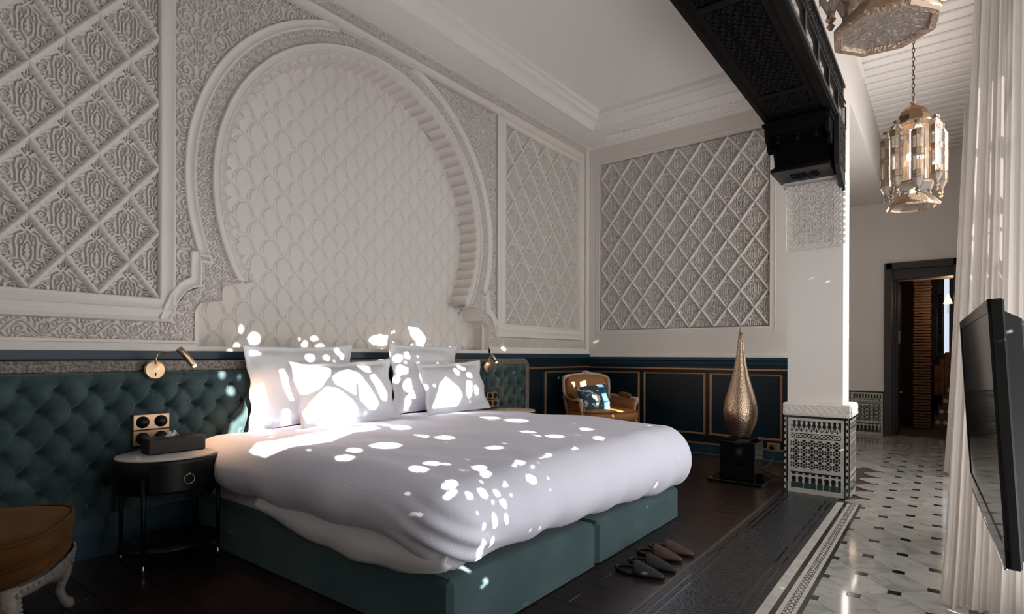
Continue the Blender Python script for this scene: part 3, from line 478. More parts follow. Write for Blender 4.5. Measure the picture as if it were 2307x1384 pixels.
def lattice(fr, parent, u0, u1, v0, v1, unode, vnode, hw, n, sink, ribw=1.0, ribh=1.0):
    """lozenges and ribs filling a rectangle; nodes (rib crossings) at (unode + i*hw, vnode + j*LHH), i+j even"""
    i0, i1 = int(math.floor((u0 - unode) / hw)) - 1, int(math.ceil((u1 - unode) / hw)) + 1
    j0, j1 = int(math.floor((v0 - vnode) / LHH)) - 1, int(math.ceil((v1 - vnode) / LHH)) + 1
    sx = hw / LHW; ang = math.atan2(LHH, hw); L = math.hypot(hw, LHH); L0 = math.hypot(LHW, LHH)
    eps = 0.02
    for i in range(i0, i1 + 1):
        for j in range(j0, j1 + 1):
            u, v = unode + i * hw, vnode + j * LHH
            if (i + j) % 2:   # a lozenge centre
                if u < u0 - eps or u > u1 + eps or v < v0 - eps or v > v1 + eps: continue
                h = ('r' if abs(u - u0) < eps * 2 else 'l' if abs(u - u1) < eps * 2 else '') + ('t' if abs(v - v0) < eps * 2 else 'b' if abs(v - v1) < eps * 2 else '')
                o = link('lozenge', loz_mesh(n, h or None), parent); o.matrix_world = fr.mat(u, v, -sink) @ Matrix.Diagonal((sx, 1, 1, 1))
            else:
                for sg in (1, -1):
                    mu, mv = u + hw / 2, v + sg * LHH / 2
                    if mu < u0 - eps or mu > u1 + eps or mv < v0 - eps or mv > v1 + eps: continue
                    o = link('rib', RIB, parent); o.matrix_world = fr.mat(u, v, -sink - (0.003 if sg < 0 else 0)) @ Matrix.Rotation(sg * ang, 4, 'Z') @ Matrix.Diagonal((L / L0, ribw, ribh, 1))
# ================================================================== SETTING
CY, CZ = 3.07, 2.32            # centre of the horseshoe arch
R_IN, R_BEAD, R_M0, R_M1 = 1.236, 1.355, 1.466, 1.531
YB = -1.5                      # wall behind the camera
# ---- headboard wall
BASE_D = -0.055
def keep_base(Y, Z): return ~((np.hypot(Y - CY, Z - CZ) < 1.40) | ((np.abs(Y - CY) < 1.42) & (Z < 1.75)))
wl_o = grid_relief('wall_left', FL, YB, XEND, 0.0, 4.0, 0.05, lambda U, V: np.full_like(U, -0.055), PLASTER2, mask=keep_base); wl_o['kind'] = 'structure'
# opening outline below the springing (left half, seen from the bed)
OPL = [(1.902, 1.64), (1.773, 1.64), (1.773, 1.507)] + arc(1.70, 1.405, 0.10, 88, 178, 6)[0:] + [(1.600, 1.17)]
def lobe_r(th):
    p = 244.0 / 54; k = ((th - (-32.0)) % 360.0) / p; ph = k - np.floor(k) - 0.5
    return R_IN + 0.042 * np.sqrt(np.clip(1 - (2 * ph) ** 2, 0, 1))
def opening(Y, Z):
    y = np.where(Y > CY, 2 * CY - Y, Y); r = np.hypot(Y - CY, Z - CZ); th = np.degrees(np.arctan2(Z - CZ, Y - CY)) % 360
    up_ = (Z >= 1.64) & (r < lobe_r(th))
    lo = (Z < 1.64) & (((y > 1.773) & (Z > 1.50)) | ((Z <= 1.507) & ((y > 1.70) | ((np.hypot(y - 1.70, Z - 1.405) < 0.10)) | ((y > 1.60) & (Z < 1.405)))))
    return up_ | lo
def in_ring(Y, Z):
    y = np.where(Y > CY, 2 * CY - Y, Y); r = np.hypot(Y - CY, Z - CZ)
    low = (Z < 1.76) & (Z > 1.236) & (y > np.interp(Z, [1.23, 1.35, 1.46, 1.54, 1.592, 1.5925, 1.755], [1.455, 1.455, 1.505, 1.55, 1.645, 1.645, 1.645]))
    return ((r < R_M0 + 0.01) & (Z > 1.70) & (Z < 3.80)) | (low & (y < 1.95))
def ring_h(Y, Z):
    r = np.hypot(Y - CY, Z - CZ); th = np.arctan2(Z - CZ, Y - CY); tdeg = np.degrees(th) % 360
    car = SCROLLS(np.where(r > R_BEAD, th * 1.4 + 10, Y), np.where(r > R_BEAD, r - R_BEAD + 0.03, Z))
    pl = 0.0 * r
    for d in (0.018, 0.032): pl = pl - 0.005 * np.clip(1 - np.abs(r - lobe_r(tdeg) - d) / 0.004, 0, 1)
    pl = np.where(r > 1.315, -0.004, pl)
    return np.where((r < R_BEAD) & (Z > 1.66), pl, car)
grid_relief('arch_border_carving', FL, 1.45, CY, 1.236, 3.80, 0.0038, ring_h, PLASTER, wl_o, lambda Y, Z: in_ring(Y, Z) & ~opening(Y, Z))
grid_relief('arch_border_carving', FL, CY, 2 * CY - 1.45, 1.236, 3.80, 0.0048, ring_h, PLASTER, wl_o, lambda Y, Z: in_ring(Y, Z) & ~opening(Y, Z))
# carved spandrels
def span_mask(Y, Z):
    y = np.where(Y > CY, 2 * CY - Y, Y); r = np.hypot(Y - CY, Z - CZ)
    return (r > R_M1 - 0.01) & (y > 1.47) & (Z < 3.75) & ((y < 1.58) | (Z > 1.80)) & (Z > 1.56 + np.clip(y - 1.48, 0, 1) * 0.9)
grid_relief('spandrel_carving', FL, 1.47, 2.75, 1.55, 3.75, 0.0036, lambda U, V: SCROLL(U - 1.47, V), PLASTER, wl_o, span_mask)
grid_relief('spandrel_carving', FL, 3.40, 4.70, 1.55, 3.75, 0.0048, lambda U, V: SCROLL(4.69 - U, V), PLASTER, wl_o, span_mask)
# mouldings
PROFA = [(-.004, -.014), (0, .006), (.008, .008), (.016, -.002), (.032, -.010), (.048, -.004), (.057, .008), (.066, .006), (.070, -.014)]
mi = [(1.459, 1.35), (1.485, 1.43), (1.515, 1.50), (1.555, 1.556), (1.60, 1.583), (1.642, 1.592), (1.642, 1.752), (1.712, 1.753)]
left_path = mi + arc(CY, CZ, R_M0, 202.7, 105, 44)
right_path = [(2 * CY - y, z) for y, z in left_path]
sweep('arch_moulding', FL, left_path, PROFA, PLASTER2, wl_o, smooth=True)
sweep('arch_moulding', FL, right_path, [(-o, h) for o, h in PROFA], PLASTER2, wl_o, smooth=True)
sweep('arch_bead', FL, arc(CY, CZ, R_BEAD, 209, -29, 100), [(-.012, -.006), (-.010, .010), (0, .018), (.008, .012), (.012, -.006)], PLASTER2, wl_o, smooth=True)
PROFW = [(0.004, -.045), (0, -.004), (-.006, .004), (-.016, .004), (-.024, -.006), (-.048, -.010), (-.070, -.002), (-.080, .006), (-.088, .004), (-.092, -.016)]
for (a, b) in ((-0.17, 1.398), (4.838, 6.425)):
    sweep('panel_frame', FL, rect_path(a, 1.497, b, 3.708), PROFW, PLASTER2, wl_o, closed=True, smooth=True)
PH = [(0, -.03), (0, .008), (.010, .010), (.030, -.006), (.055, -.008), (.075, .004), (.085, .012), (.09, -.03)]
sweep('cornice_moulding', FL, [(YB, 3.845), (6.48, 3.845)], [(-o, h) for o, h in PH][::1], PLASTER2, wl_o)
sweep('cornice_moulding', FL, [(YB, 3.995), (XEND, 3.995)], [(0, 0.012), (-.02, .012), (-.03, .002), (-.045, .006), (-.06, -.03)], PLASTER2, wl_o)
sweep('cornice_moulding', FL, [(6.565, 1.2), (6.565, 3.96)], [(0, -.03), (0, .006), (-.085, .006), (-.085, -.03)], PLASTER2, wl_o)
sweep('cornice_moulding', FL, [(4.69, 1.35), (4.69, 3.76)], [(0, -.03), (0, .004), (-.07, .004), (-.07, -.03)], PLASTER2, wl_o)
sweep('cornice_moulding', FL, [(6.50, 1.34), (6.50, 3.85)], [(0.06, -.03), (0.03, .002), (-.025, .006), (-.03, -.03)], PLASTER2, wl_o)
for (a, b) in ((YB, 1.46), (4.68, 6.48)):
    sweep('cornice_moulding', FL, [(a, 1.42), (b, 1.42)], [(0.02, -.03), (0.01, .004), (-.04, -.006), (-.065, .008), (-.08, -.03)], PLASTER2, wl_o)
for (a, b) in ((YB, 1.598), (4.543, 6.62)):
    sweep('ledge_moulding', FL, [(a, 1.237), (b, 1.237)], [(0, -.04), (0, .006), (-.018, .010), (-.022, .022), (-.045, .030), (-.067, .030), (-.067, -.2)], PLASTER2, wl_o)
grid_relief('carved_frieze', FL, -0.1, 1.47, 1.236, 1.345, 0.0036, lambda U, V: VINE(U, V - 1.237), PLASTER, wl_o)
grid_relief('carved_frieze', FL, 4.67, 6.58, 1.236, 1.345, 0.005, lambda U, V: VINE(U, V - 1.237), PLASTER, wl_o)
grid_relief('carved_frieze', FL, 0.6, 6.58, 3.843, 3.937, 0.0052, lambda U, V: SCROLLS(U, V), PLASTER, wl_o)
grid_relief('carved_frieze', FL, 6.475, 6.56, 1.34, 3.85, 0.005, lambda U, V: SCROLLS(V, U), PLASTER, wl_o)
# lozenge lattices
lattice(FL, wl_o, 1.39 - 0.1545 * 8, 1.39, 1.5, 3.7, 1.39, 1.5, 0.1545, 72, 0.030)
lattice(FL, wl_o, 4.85, 4.85 + 1.57, 1.5, 3.7, 4.85, 1.5, 0.157, 46, 0.030, .85, .85)
# scalloped soffit of the arch: one flute per lobe
pitch = 244.0 / 54; fv = []; nn = 8; deps = [0.004, 0.0, -0.02, -0.19, -0.205]; grow = [0.004, 0.0, 0.0, 0.0, -0.006]
for d, g in zip(deps, grow):
    for k in range(nn + 1):
        ph = -0.5 + k / nn; r = R_IN + 0.042 * math.sqrt(max(0, 1 - (2 * ph) ** 2)) + g; a = math.radians(ph * pitch)
        fv.append((d, r * math.cos(a), r * math.sin(a)))
i = np.arange(len(deps) * (nn + 1)).reshape(len(deps), nn + 1)
flute_me = raw_mesh('flute', fv, np.stack([i[:-1, :-1], i[1:, :-1], i[1:, 1:], i[:-1, 1:]], -1).reshape(-1, 4), True, [PLASTER2])
for k in range(54):
    o = link('flute', flute_me, wl_o, (0, CY, CZ), (math.radians(-32 + (k + 0.5) * pitch), 0, 0))
for sg in (0, 1):
    P = [(y, z) if sg == 0 else (2 * CY - y, z) for y, z in OPL]; V = [FL(y, z, h) for y, z in P for h in (0.004, -0.21)]; mbx = MB()
    n_ = len(P); mbx.add(V, [(2 * q, 2 * q + 1, 2 * q + 3, 2 * q + 2) if sg == 0 else (2 * q, 2 * q + 2, 2 * q + 3, 2 * q + 1) for q in range(n_ - 1)], False)
    mbx.obj('arch_impost', PLASTER2, wl_o)
MB().box((-0.21, 1.59, 1.10), (0.028, 4.55, 1.172)).box((-0.21, 1.6, 1.172), (0.004, 4.54, 1.20)).obj('arch_sill', PLASTER2, wl_o)
# interlaced field of petals
SW, SH = 0.207, 0.243
def seb_dist(X, Y, P):
    d = np.full(X.shape, 9.0)
    for (x0, y0), (x1, y1) in zip(P[:-1], P[1:]):
        dx, dy = x1 - x0, y1 - y0; t = np.clip(((X - x0) * dx + (Y - y0) * dy) / (dx * dx + dy * dy + 1e-12), 0, 1); d = np.minimum(d, np.hypot(X - x0 - t * dx, Y - y0 - t * dy))
    return d
def arch_line(g):
    h = [(0.5 * SW + .0, -.135 * SH), (.455 * SW + g, -.135 * SH), (.455 * SW + g, -.055 * SH), (.375 * SW + g, -.055 * SH)]
    for k in range(1, 9):
        a = k / 8 * PI / 2; h.append(((.375 * SW + g) * math.cos(a), -.055 * SH + (.45 * SH + g) * math.sin(a)))
    return h + [(-x, y) for x, y in h[::-1][1:]]
AL0, AL1 = arch_line(0.0), arch_line(-0.012)
def seb_h(x, y):
    X, Y = x * SW / 2, y * SH / 2; H = np.zeros_like(X); best = np.full(X.shape, 9.0); panel = np.zeros_like(X)
    NB = ((0, 0), (.5, .5), (-.5, .5), (.5, -.5), (-.5, -.5), (0, 1), (0, -1), (1, 0), (-1, 0))
    for (ox, oy) in NB:          # scales: the lowest arch that contains a point lies in front
        xx, yy = X - ox * SW, Y - oy * SH
        w = np.where(yy > -.055 * SH, .375 * SW * np.sqrt(np.clip(1 - ((yy + .055 * SH) / (.45 * SH)) ** 2, 0, 1)), .5 * SW)
        ins = (np.abs(xx) < w - .010) & (yy < .395 * SH) & (oy < best); best = np.where(ins, oy, best)
        panel = np.where(ins, -.013 * np.clip((yy + .30 * SH) / (.5 * SH), 0, 1), panel)
    H = H + panel
    for (ox, oy) in NB:
        xx, yy = X - ox * SW, Y - oy * SH
        for A_, dp in ((AL0, .011), (AL1, .009)): H = np.minimum(H, -dp * np.clip(1.25 - seb_dist(xx, yy, A_) / 0.0042, 0, 1))
        t = np.clip((yy + .40 * SH) / (.74 * SH), 0, 1); wd = .25 * SW * np.where(t < .55, np.sin(np.clip(t / .55, 0, 1) * PI / 2) ** .75, np.sqrt(np.clip(1 - ((t - .55) / .45) ** 2, 0, 1)))
        q = np.where((t > 0) & (t < 1), np.clip(1 - (np.abs(xx) / (wd + 1e-6)) ** 2, 0, 1), 0)
        H = np.maximum(H, np.where(q > 0, -.012 + 0.034 * np.sqrt(q) * np.clip(t * 2.5, 0, 1) ** .7, -1))
    return H
SEB = rhomb_mesh('petal_tile', 38, SW / 2, SH / 2, seb_h, PLASTER2, smooth=True)
for i in range(-7, 25):
    for j in range(-9, 13):
        if (i + j) % 2: continue
        y, z = 2.224 + i * SW / 2, 2.175 + j * SH / 2
        if z < 1.14 or (z > 1.6 and math.hypot(y - CY, z - CZ) > 1.335) or (z <= 1.6 and abs(y - CY) > 1.56): continue
        o = link('petal_tile', SEB, wl_o); o.matrix_world = FL.mat(y, z, -0.205)
MB().box((-0.26, 1.5, 1.1), (-0.222, 4.65, 3.75)).obj('niche_back', PLASTER2, wl_o)
# navy wainscot behind the bed and in the corner
MB().box((-0.05, YB, 0), (0.012, XEND, 1.17)).obj('wainscot', NAVY, wl_o)
sweep('wainscot_cap', FL, [(YB, 1.17), (XEND, 1.17)], [(0, 0), (0, .035), (-.05, .035), (-.062, .024), (-.07, .012)], NAVYW, wl_o)
MB().box((0.0, YB, 0), (0.035, XEND, 0.15)).obj('baseboard', NAVYW, wl_o)
GP = [(0, .0), (0, .008), (-.005, .012), (-.010, .006), (-.014, .012), (-.020, .012), (-.024, 0)]
def gold_frame(fr, parent, u0, v0, u1, v1, base=0.0): sweep('gilt_frame', fr, rect_path(u0 + .024, v0 + .024, u1 - .024, v1 - .024), [(o, h + base) for o, h in GP], GILT, parent, closed=True)
gold_frame(FL, wl_o, 5.58, 0.22, 6.60, 0.955, 0.012)
sweep('gilt_rail', FL, [(5.19, 1.01), (XEND, 1.01)], [(0, .012), (0, .028), (-.018, .028), (-.018, .012)], GILT, wl_o)
sweep('gilt_rail', FL, [(5.19, 0.135), (XEND, 0.135)], [(0, .012), (0, .04), (-.016, .04), (-.016, .012)], GILT, wl_o)

# ---- end wall
EB = MB(); pu0, pu1, pv0, pv1 = 0.165, 2.295, 1.485, 3.715; XE = 2.72
for (a, b, c, d) in ((0, pu0, 0, 4.0), (pu1, XE, 0, 4.0), (pu0, pu1, 0, pv0), (pu0, pu1, pv1, 4.0)): EB.add([FE(a, c), FE(b, c), FE(b, d), FE(a, d)], [(0, 1, 2, 3)])
EB.box((0, XEND + .06, 0), (XE, XEND + .2, 4.0)).box((XE - .001, XEND, 0), (XE, XEND + .2, 4.0))
we = structure('wall_back', EB, PLASTER2)
sweep('panel_frame', FE, rect_path(pu0, pv0, pu1, pv1), [(0.002, -.05), (0, -.004), (-.006, .003), (-.014, .003), (-.020, -.004), (-.040, -.008), (-.052, .003), (-.058, .003), (-.060, -.003)], PLASTER2, we, closed=True, smooth=True)
lattice(FE, we, 0.18, 2.28, 1.5, 3.7, 0.18, 1.5, 0.15, 50, 0.026, .72, .62)
MB().box((0, XEND - .012, 0), (XE, XEND + .02, 1.13)).obj('wainscot', NAVY, we)
sweep('ledge_moulding', FE, [(0, 1.178), (XE, 1.178)], [(0, -.02), (0, .012), (-.012, .024), (-.045, .030), (-.048, 0)], PLASTER2, we)
sweep('wainscot_cap', FE, [(0, 1.13), (XE, 1.13)], [(0, 0), (0, .040), (-.03, .040), (-.045, .024), (-.08, .020), (-.10, .012)], NAVYW, we)
for (a, b) in ((0.115, 0.760), (0.812, 1.597), (1.642, 2.432)): gold_frame(FE, we, a, 0.215, b, 0.945, 0.012)
sweep('gilt_rail', FE, [(0, 1.003), (XE, 1.003)], [(0, .012), (0, .028), (-.018, .028), (-.018, .012)], GILT, we)
sweep('gilt_rail', FE, [(0, 0.125), (XE, 0.125)], [(0, .012), (0, .04), (-.018, .04), (-.018, .012)], GILT, we)
MB().box((0, XEND - .035, 0), (XE, XEND, 0.11)).obj('baseboard', NAVYW, we)

# ---- bedroom ceiling with tray
cb = MB(); T0, T1, T2, T3 = 0.36, YB, 2.50, 6.13
for (a, b, c, d) in ((-.3, T0, YB, XEND), (T2, 3.2, YB, XEND), (T0, T2, T3, XEND)): cb.add([(a, c, 3.96), (a, d, 3.96), (b, d, 3.96), (b, c, 3.96)], [(0, 1, 2, 3)])
cb.add([(T0, YB, 4.10), (T0, T3, 4.10), (T2, T3, 4.10), (T2, YB, 4.10)], [(0, 1, 2, 3)]).box((-.3, YB, 4.14), (3.2, XEND + .2, 4.3))
ce = structure('ceiling', cb, CEIL)
FC = Frame((0, 0, 3.96), (1, 0, 0), (0, -1, 0), (0, 0, -1))
tp = [(0, .012), (.004, .012), (.006, -.004), (.02, -.010), (.04, -.030), (.075, -.052), (.115, -.060), (.125, -.060), (.125, -.072), (.140, -.076), (.150, -.090), (.170, -.096), (.180, -.096), (.182, -.14)]
sweep('tray_moulding', FC, [(T0, -YB), (T0, -T3), (T2, -T3), (T2, -YB)], tp, CEIL, ce)
FCV = Frame((0, 0, 3.962), (1, 0, 0), (0, -1, 0), (0, 0, -1))
grid_relief('carved_frieze', FCV, 0.36, 2.18, -6.55, -6.38, 0.006, lambda U, V: SCROLLS(U * .9, V * .9) * .7 + 0.010, CEIL, ce)
sweep('cornice_moulding', FE, [(0, 3.96), (XE, 3.96)], [(0, 0), (0, .045), (-.008, .045), (-.012, .008), (-.03, .004), (-.03, 0)], CEIL, ce)

# ---- carved beam on its bracket
beam = MB().box((2.715, YB, 3.012), (3.14, 5.25, 3.96)).obj('ceiling_beam', BEAMW); beam['kind'] = 'structure'
FS = Frame((0, 0, 3.0), (0, 1, 0), (1, 0, 0), (0, 0, -1))
SOFT = Tile(0.11, 0.11, 0.002)
for k in range(6):
    a = k * PI / 3; SOFT.line([(.055 + .018 * math.cos(a), .055 + .018 * math.sin(a)), (.055 + .055 * math.cos(a + .3), .055 + .055 * math.sin(a + .3))], .010, False)
SOFT.spiral(.055, .055, .020, .020, 0, 1, .009, mirror=False); SOFT.spiral(0, 0, .020, .020, 0, 1, .009, mirror=False); SOFT.finish(.003, .016)
for (a, b) in ((-1.4, 1.2), (1.28, 2.95), (3.03, 4.22), (4.30, 4.66)):
    grid_relief('soffit_carving', FS, a, b, 2.79, 3.065, 0.0055, SOFT, BEAMW, beam)
sb = MB().box((2.705, YB, 2.985), (2.735, 5.25, 3.06)).box((2.735, YB, 2.998), (2.785, 4.68, 3.02)).box((3.07, YB, 2.998), (3.12, 4.68, 3.02)).box((3.12, YB, 2.98), (3.175, 4.9, 3.035))
for y in (1.24, 2.99, 4.26, 4.66): sb.box((2.76, y - .03, 2.996), (3.09, y + .03, 3.02))
sb.obj('soffit_rail', BEAMW, beam)
br = MB()
br.box((2.705, 4.70, 2.90), (3.15, 5.25, 2.995)).box((2.695, 4.66, 2.945), (3.165, 5.25, 2.965)).box((2.74, 5.02, 2.66), (3.12, 5.25, 2.92))
for k, (y, z) in enumerate(((4.99, 2.735), (4.96, 2.715), (4.93, 2.695), (4.90, 2.675), (4.86, 2.655))): br.box((2.735 - k * .006, y, z - .02), (3.11 + k * .006, 5.25, z))
br.obj('bracket', BEAMW, beam)
MB().box((2.712, 4.862, 2.628), (3.128, 5.26, 2.637)).obj('bracket_base_board', BEAMG, beam)
FB = Frame((0, 0, 2.628), (1, 0, 0), (0, -1, 0), (0, 0, -1))
grid_relief('painted_flower', FB, 2.83, 3.03, -5.13, -4.98, 0.004, lambda U, V: SCROLLS(U, V) + 0.006, BEAMW, beam)
lam = [(4.72, 2.92), (4.74, 2.85), (4.80, 2.84), (4.79, 2.80), (4.85, 2.775), (4.90, 2.79), (4.93, 2.84), (4.98, 2.86), (5.03, 2.80), (5.08, 2.70), (5.25, 2.64), (5.25, 2.92)]
FX = Frame((0, 0, 0), (0, 1, 0), (0, 0, 1), (1, 0, 0))
for x in (2.70, 3.125): MB().prism(lam, FX, x, x + .022).obj('lambrequin', BEAMW, beam)
for x in (2.78, 2.92, 3.05): MB().lathe([(0, -.07), (.014, -.06), (.020, -.045), (.010, -.03), (.018, -.01), (.018, 0)], (x, 4.80, 2.90), 10).obj('pendant', BEAMW, beam)
# fascia with panes toward the corridor
FAS = Frame((3.175, 0, 0), (0, 1, 0), (0, 0, 1), (1, 0, 0)); fb = MB()
fb.box((3.14, YB, 3.0), (3.165, 5.26, 3.36)); fb.obj('fascia_board', BEAMG, beam)
MB().prism([(4.90, 3.0), (4.94, 2.63), (5.25, 2.50), (5.262, 2.50), (5.262, 3.0)], FX, 3.155, 3.19).obj('fascia_board', BEAMG, beam)
fr_ = MB()
for (z0, z1, h) in ((3.0, 3.03, .012), (3.175, 3.195, .010), (3.215, 3.225, .012), (3.335, 3.36, .014)): fr_.box((3.165, YB, z0), (3.175 + h, 5.26, z1))
for k in range(16): fr_.box((3.165, -1.0 + k * .42, 3.02), (3.186, -1.0 + k * .42 + .045, 3.2))
fr_.obj('fascia_rail', BEAMG, beam)
grid_relief('fascia_carving', FAS, 1.5, 5.25, 3.225, 3.335, 0.006, lambda U, V: SCROLLS(U * .8, V * .8) * .8, BEAMG, beam)
grid_relief('fascia_carving', Frame((3.192, 0, 0), (0, 1, 0), (0, 0, 1), (1, 0, 0)), 4.97, 5.25, 2.62, 3.0, 0.005, lambda U, V: SCROLLS(U, V) * .8, BEAMG, beam)
PANE = mat('beam_pane', (0.25, 0.23, 0.22), 0.05, metal=0.85)
for k in range(15):
    y = -1.0 + k * .42; MB().box((3.166, y + .05, 3.035), (3.170, y + .415, 3.172)).obj('pane', PANE, beam)
bd = MB()
for k in range(150): bd.add([(3.188, 1.6 + k * .0245 + dx, 3.205 + dz) if j == 0 else (3.196, 1.6 + k * .0245 + dx * .5, 3.205 + dz * .5) for j in (0, 1) for dx, dz in ((-.008, -.008), (.008, -.008), (.008, .008), (-.008, .008))], [(4, 5, 6, 7), (0, 1, 5, 4), (1, 2, 6, 5), (2, 3, 7, 6), (3, 0, 4, 7)])
tag(bd.obj('bead_row', BEAMG, beam), kind='stuff')

# ---- bulkhead over the beam, corridor shell
bk = MB().box((3.14, YB, 3.36), (3.18, 5.6, 4.3)).box((3.10, 5.6, 3.38), (3.17, FAR, 4.3)).box((2.60, 5.6, 3.38), (3.10, FAR, 3.45)).box((2.55, XEND + .2, 0), (2.62, FAR + .2, 3.4))
structure('wall_bulkhead', bk, PLASTER2)
c2 = structure('ceiling_corridor', MB().box((3.16, YB, 4.0), (4.5, FAR + .2, 4.1)), CEIL)
k = 0; y = 3.6; bat = MB().bbox((3.17, -.032, 3.972), (4.05, .032, 4.002), .008).obj('batten', CEIL, c2); bme = bat.data; bat.location = (0, y, 0)
while y < FAR - .2:
    y += .1745; link('batten', bme, c2, (0, y, 0))
MB().box((4.04, YB, 3.93), (4.16, FAR, 4.01)).box((4.09, YB, 3.85), (4.16, FAR, 3.94)).obj('cornice_moulding', CEIL, c2)
# far wall with the doorway
D0, D1, DH = 3.165, 4.00, 2.46
fwb = MB(); 
for (a, b, c, d) in ((2.5, D0, 0, 4.1), (D1, 4.6, 0, 4.1), (D0, D1, DH, 4.1)): fwb.box((a, FAR, c), (b, FAR + .18, d))
wf = structure('wall_far', fwb, PLASTER2)
# window wall with two tall openings, and the wall behind the camera
ww = MB()
OPN = ((0.2, 4.15), (4.35, 7.3))
prev = YB
for (a, b) in OPN: ww.box((4.15, prev, 0), (4.42, a, 4.3)); ww.box((4.15, a, 3.25), (4.42, b, 4.3)); prev = b
ww.box((4.15, prev, 0), (4.42, FAR + .2, 4.3))
wr = structure('wall_right', ww, PLASTER2)
structure('wall_front', MB().box((-.3, YB - .2, 0), (4.6, YB, 4.3)), PLASTER2)
for n_, (a, b) in enumerate(OPN):
    w_ = structure('window_%d' % (n_ + 1)); 
    MB().box((4.24, a, 0), (4.30, b, 0.10)).box((4.24, a, 3.18), (4.30, b, 3.25)).box((4.24, a, 0), (4.30, a + .07, 3.25)).box((4.24, b - .07, 0), (4.30, b, 3.25)).obj('window_frame', PLASTER2, w_)

# ---- column with zellige plinth and carved capital
col = structure('column', MB().box((2.765, 5.25, 0), (3.178, 5.60, 3.98)), PLASTER2)
capp = MB().box((2.735, 5.215, 2.585), (3.17, 5.26, 2.632)).obj('capital_slab', PLASTER2, col)
def cap_h(U, V):
    b = (U < 2.81) | (U > 3.11) | (V < 2.10); return np.where(b, INTER(U, V), SCROLLS((U - 2.88), V)) + 0.014 + 0.05 * np.clip((V - 2.25) / .35, 0, 1) ** 2
grid_relief('capital_carving', FCF, 2.757, 3.17, 2.045, 2.588, 0.0038, cap_h, PLASTER, col)
MB().box((2.757, 5.20, 2.045), (2.76, 5.25, 2.6)).obj('capital_side', PLASTER2, col)
sc_ = MB()
for k in range(11):
    sc_.lathe([(0, 0), (.022, 0), (.022, .03), (0, .03)], (3.178, 5.25 + .017, 2.07 + k * .048), 12, rot0=0, smooth=False)
sc_.obj('capital_scallop', PLASTER2, col)
# plinth block
P0, P1, PY0, PY1, PH_ = 2.752, 3.232, 5.205, 5.62, 0.755
MB().box((P0 + .008, PY0 + .008, 0), (P1 - .008, PY1, .66)).obj('plinth_core', ZW, col)
MB().bbox((P0 - .012, PY0 - .012, .648), (P1 + .008, PY1 + .01, PH_), .006).obj('plinth_band', PLASTER2, col)
FPF = Frame((0, PY0 - .013, 0), (1, 0, 0), (0, 0, 1), (0, -1, 0)); FPR = Frame((P1 + .009, 0, 0), (0, 1, 0), (0, 0, 1), (1, 0, 0))
grid_relief('plinth_band_carving', FPF, P0, P1, .658, .742, 0.003, lambda U, V: INTERL(U * 1.6 + .02, V * 1.6 + .03) * .7 + .007, PLASTER, col)
grid_relief('plinth_band_carving', FPR, PY0, PY1, .658, .742, 0.006, lambda U, V: INTERL(U * 1.6, V * 1.6 + .03) * .7 + .007, PLASTER, col)
def zpat(U, V, w, h):
    """True where the mosaic is black; U in 0..w, V in 0..h (plinth 0.45 x 0.63)"""
    s = w / 0.45; u = U / s; x = np.abs(u - 0.225); B = np.zeros(U.shape, bool)
    B |= (x > .198) & (x < .212)                                    # dark fillet
    chk = ((V % 0.052) < 0.024) & (x > .214); B |= chk & (x < .2245)
    B |= (V > .612)                                                 # top fillet
    ins = (x < .178)
    # stepped merlons
    m = ins & (V > .50) & (V < .590); p = (u % 0.036) - .018; v = (V - .50) / .09
    wdt = np.where(v > .55, .010 - .006 * np.abs((v - .78) / .22), np.where(v > .30, .0165 * np.sqrt(np.clip(1 - ((v - .30) / .25) ** 2, 0, 1)), .013))
    wht = np.abs(p) < wdt; dr = (np.abs(p) < .003) & (v < .35); ar = (np.abs(np.hypot(p, (v - .30) * .06) - .013) < .0022) & (v < .52)
    B |= m & ((~wht & (v > .30)) | dr | ar)
    # chain
    m = ins & (V > .448) & (V < .488); p = (u % .03) - .015; q = V - .468; B |= m & ~((np.abs(np.hypot(p, q) - .0115) < .0035) | ((np.abs(p) > .011) & (np.abs(q) < .003)))
    # star and hexagon field
    m = ins & (V > .200) & (V < .435); pw = 0.0575
    for k in range(2):
        xx = ((u + k * pw / 2) % pw) - pw / 2; yy = ((V - .2 + k * pw * .5) % pw) - pw / 2; r = np.hypot(xx, yy); a = np.arctan2(yy, xx)
        if k == 0: B |= m & (r < .0100 + .0028 * np.cos(6 * a))
        rr = r + 0 * a; B |= m & (np.abs(rr - .0222) < .0062) & (np.abs(((a + PI / 6 * k) % (PI / 3)) - PI / 6) < .36)
    # arcade
    m = ins & (V > .040) & (V < .172); p = ((u % .047) - .0235) * 1.08; q = V
    dome = (np.hypot(p, q - .118) < .0185) | ((np.abs(p) < .0155) & (q < .112)) | ((np.abs(p) < .0235) & (q < .085))
    B |= m & (dome | ((q > .15) & (np.abs(p) < .017)) | (q > .163))
    return B
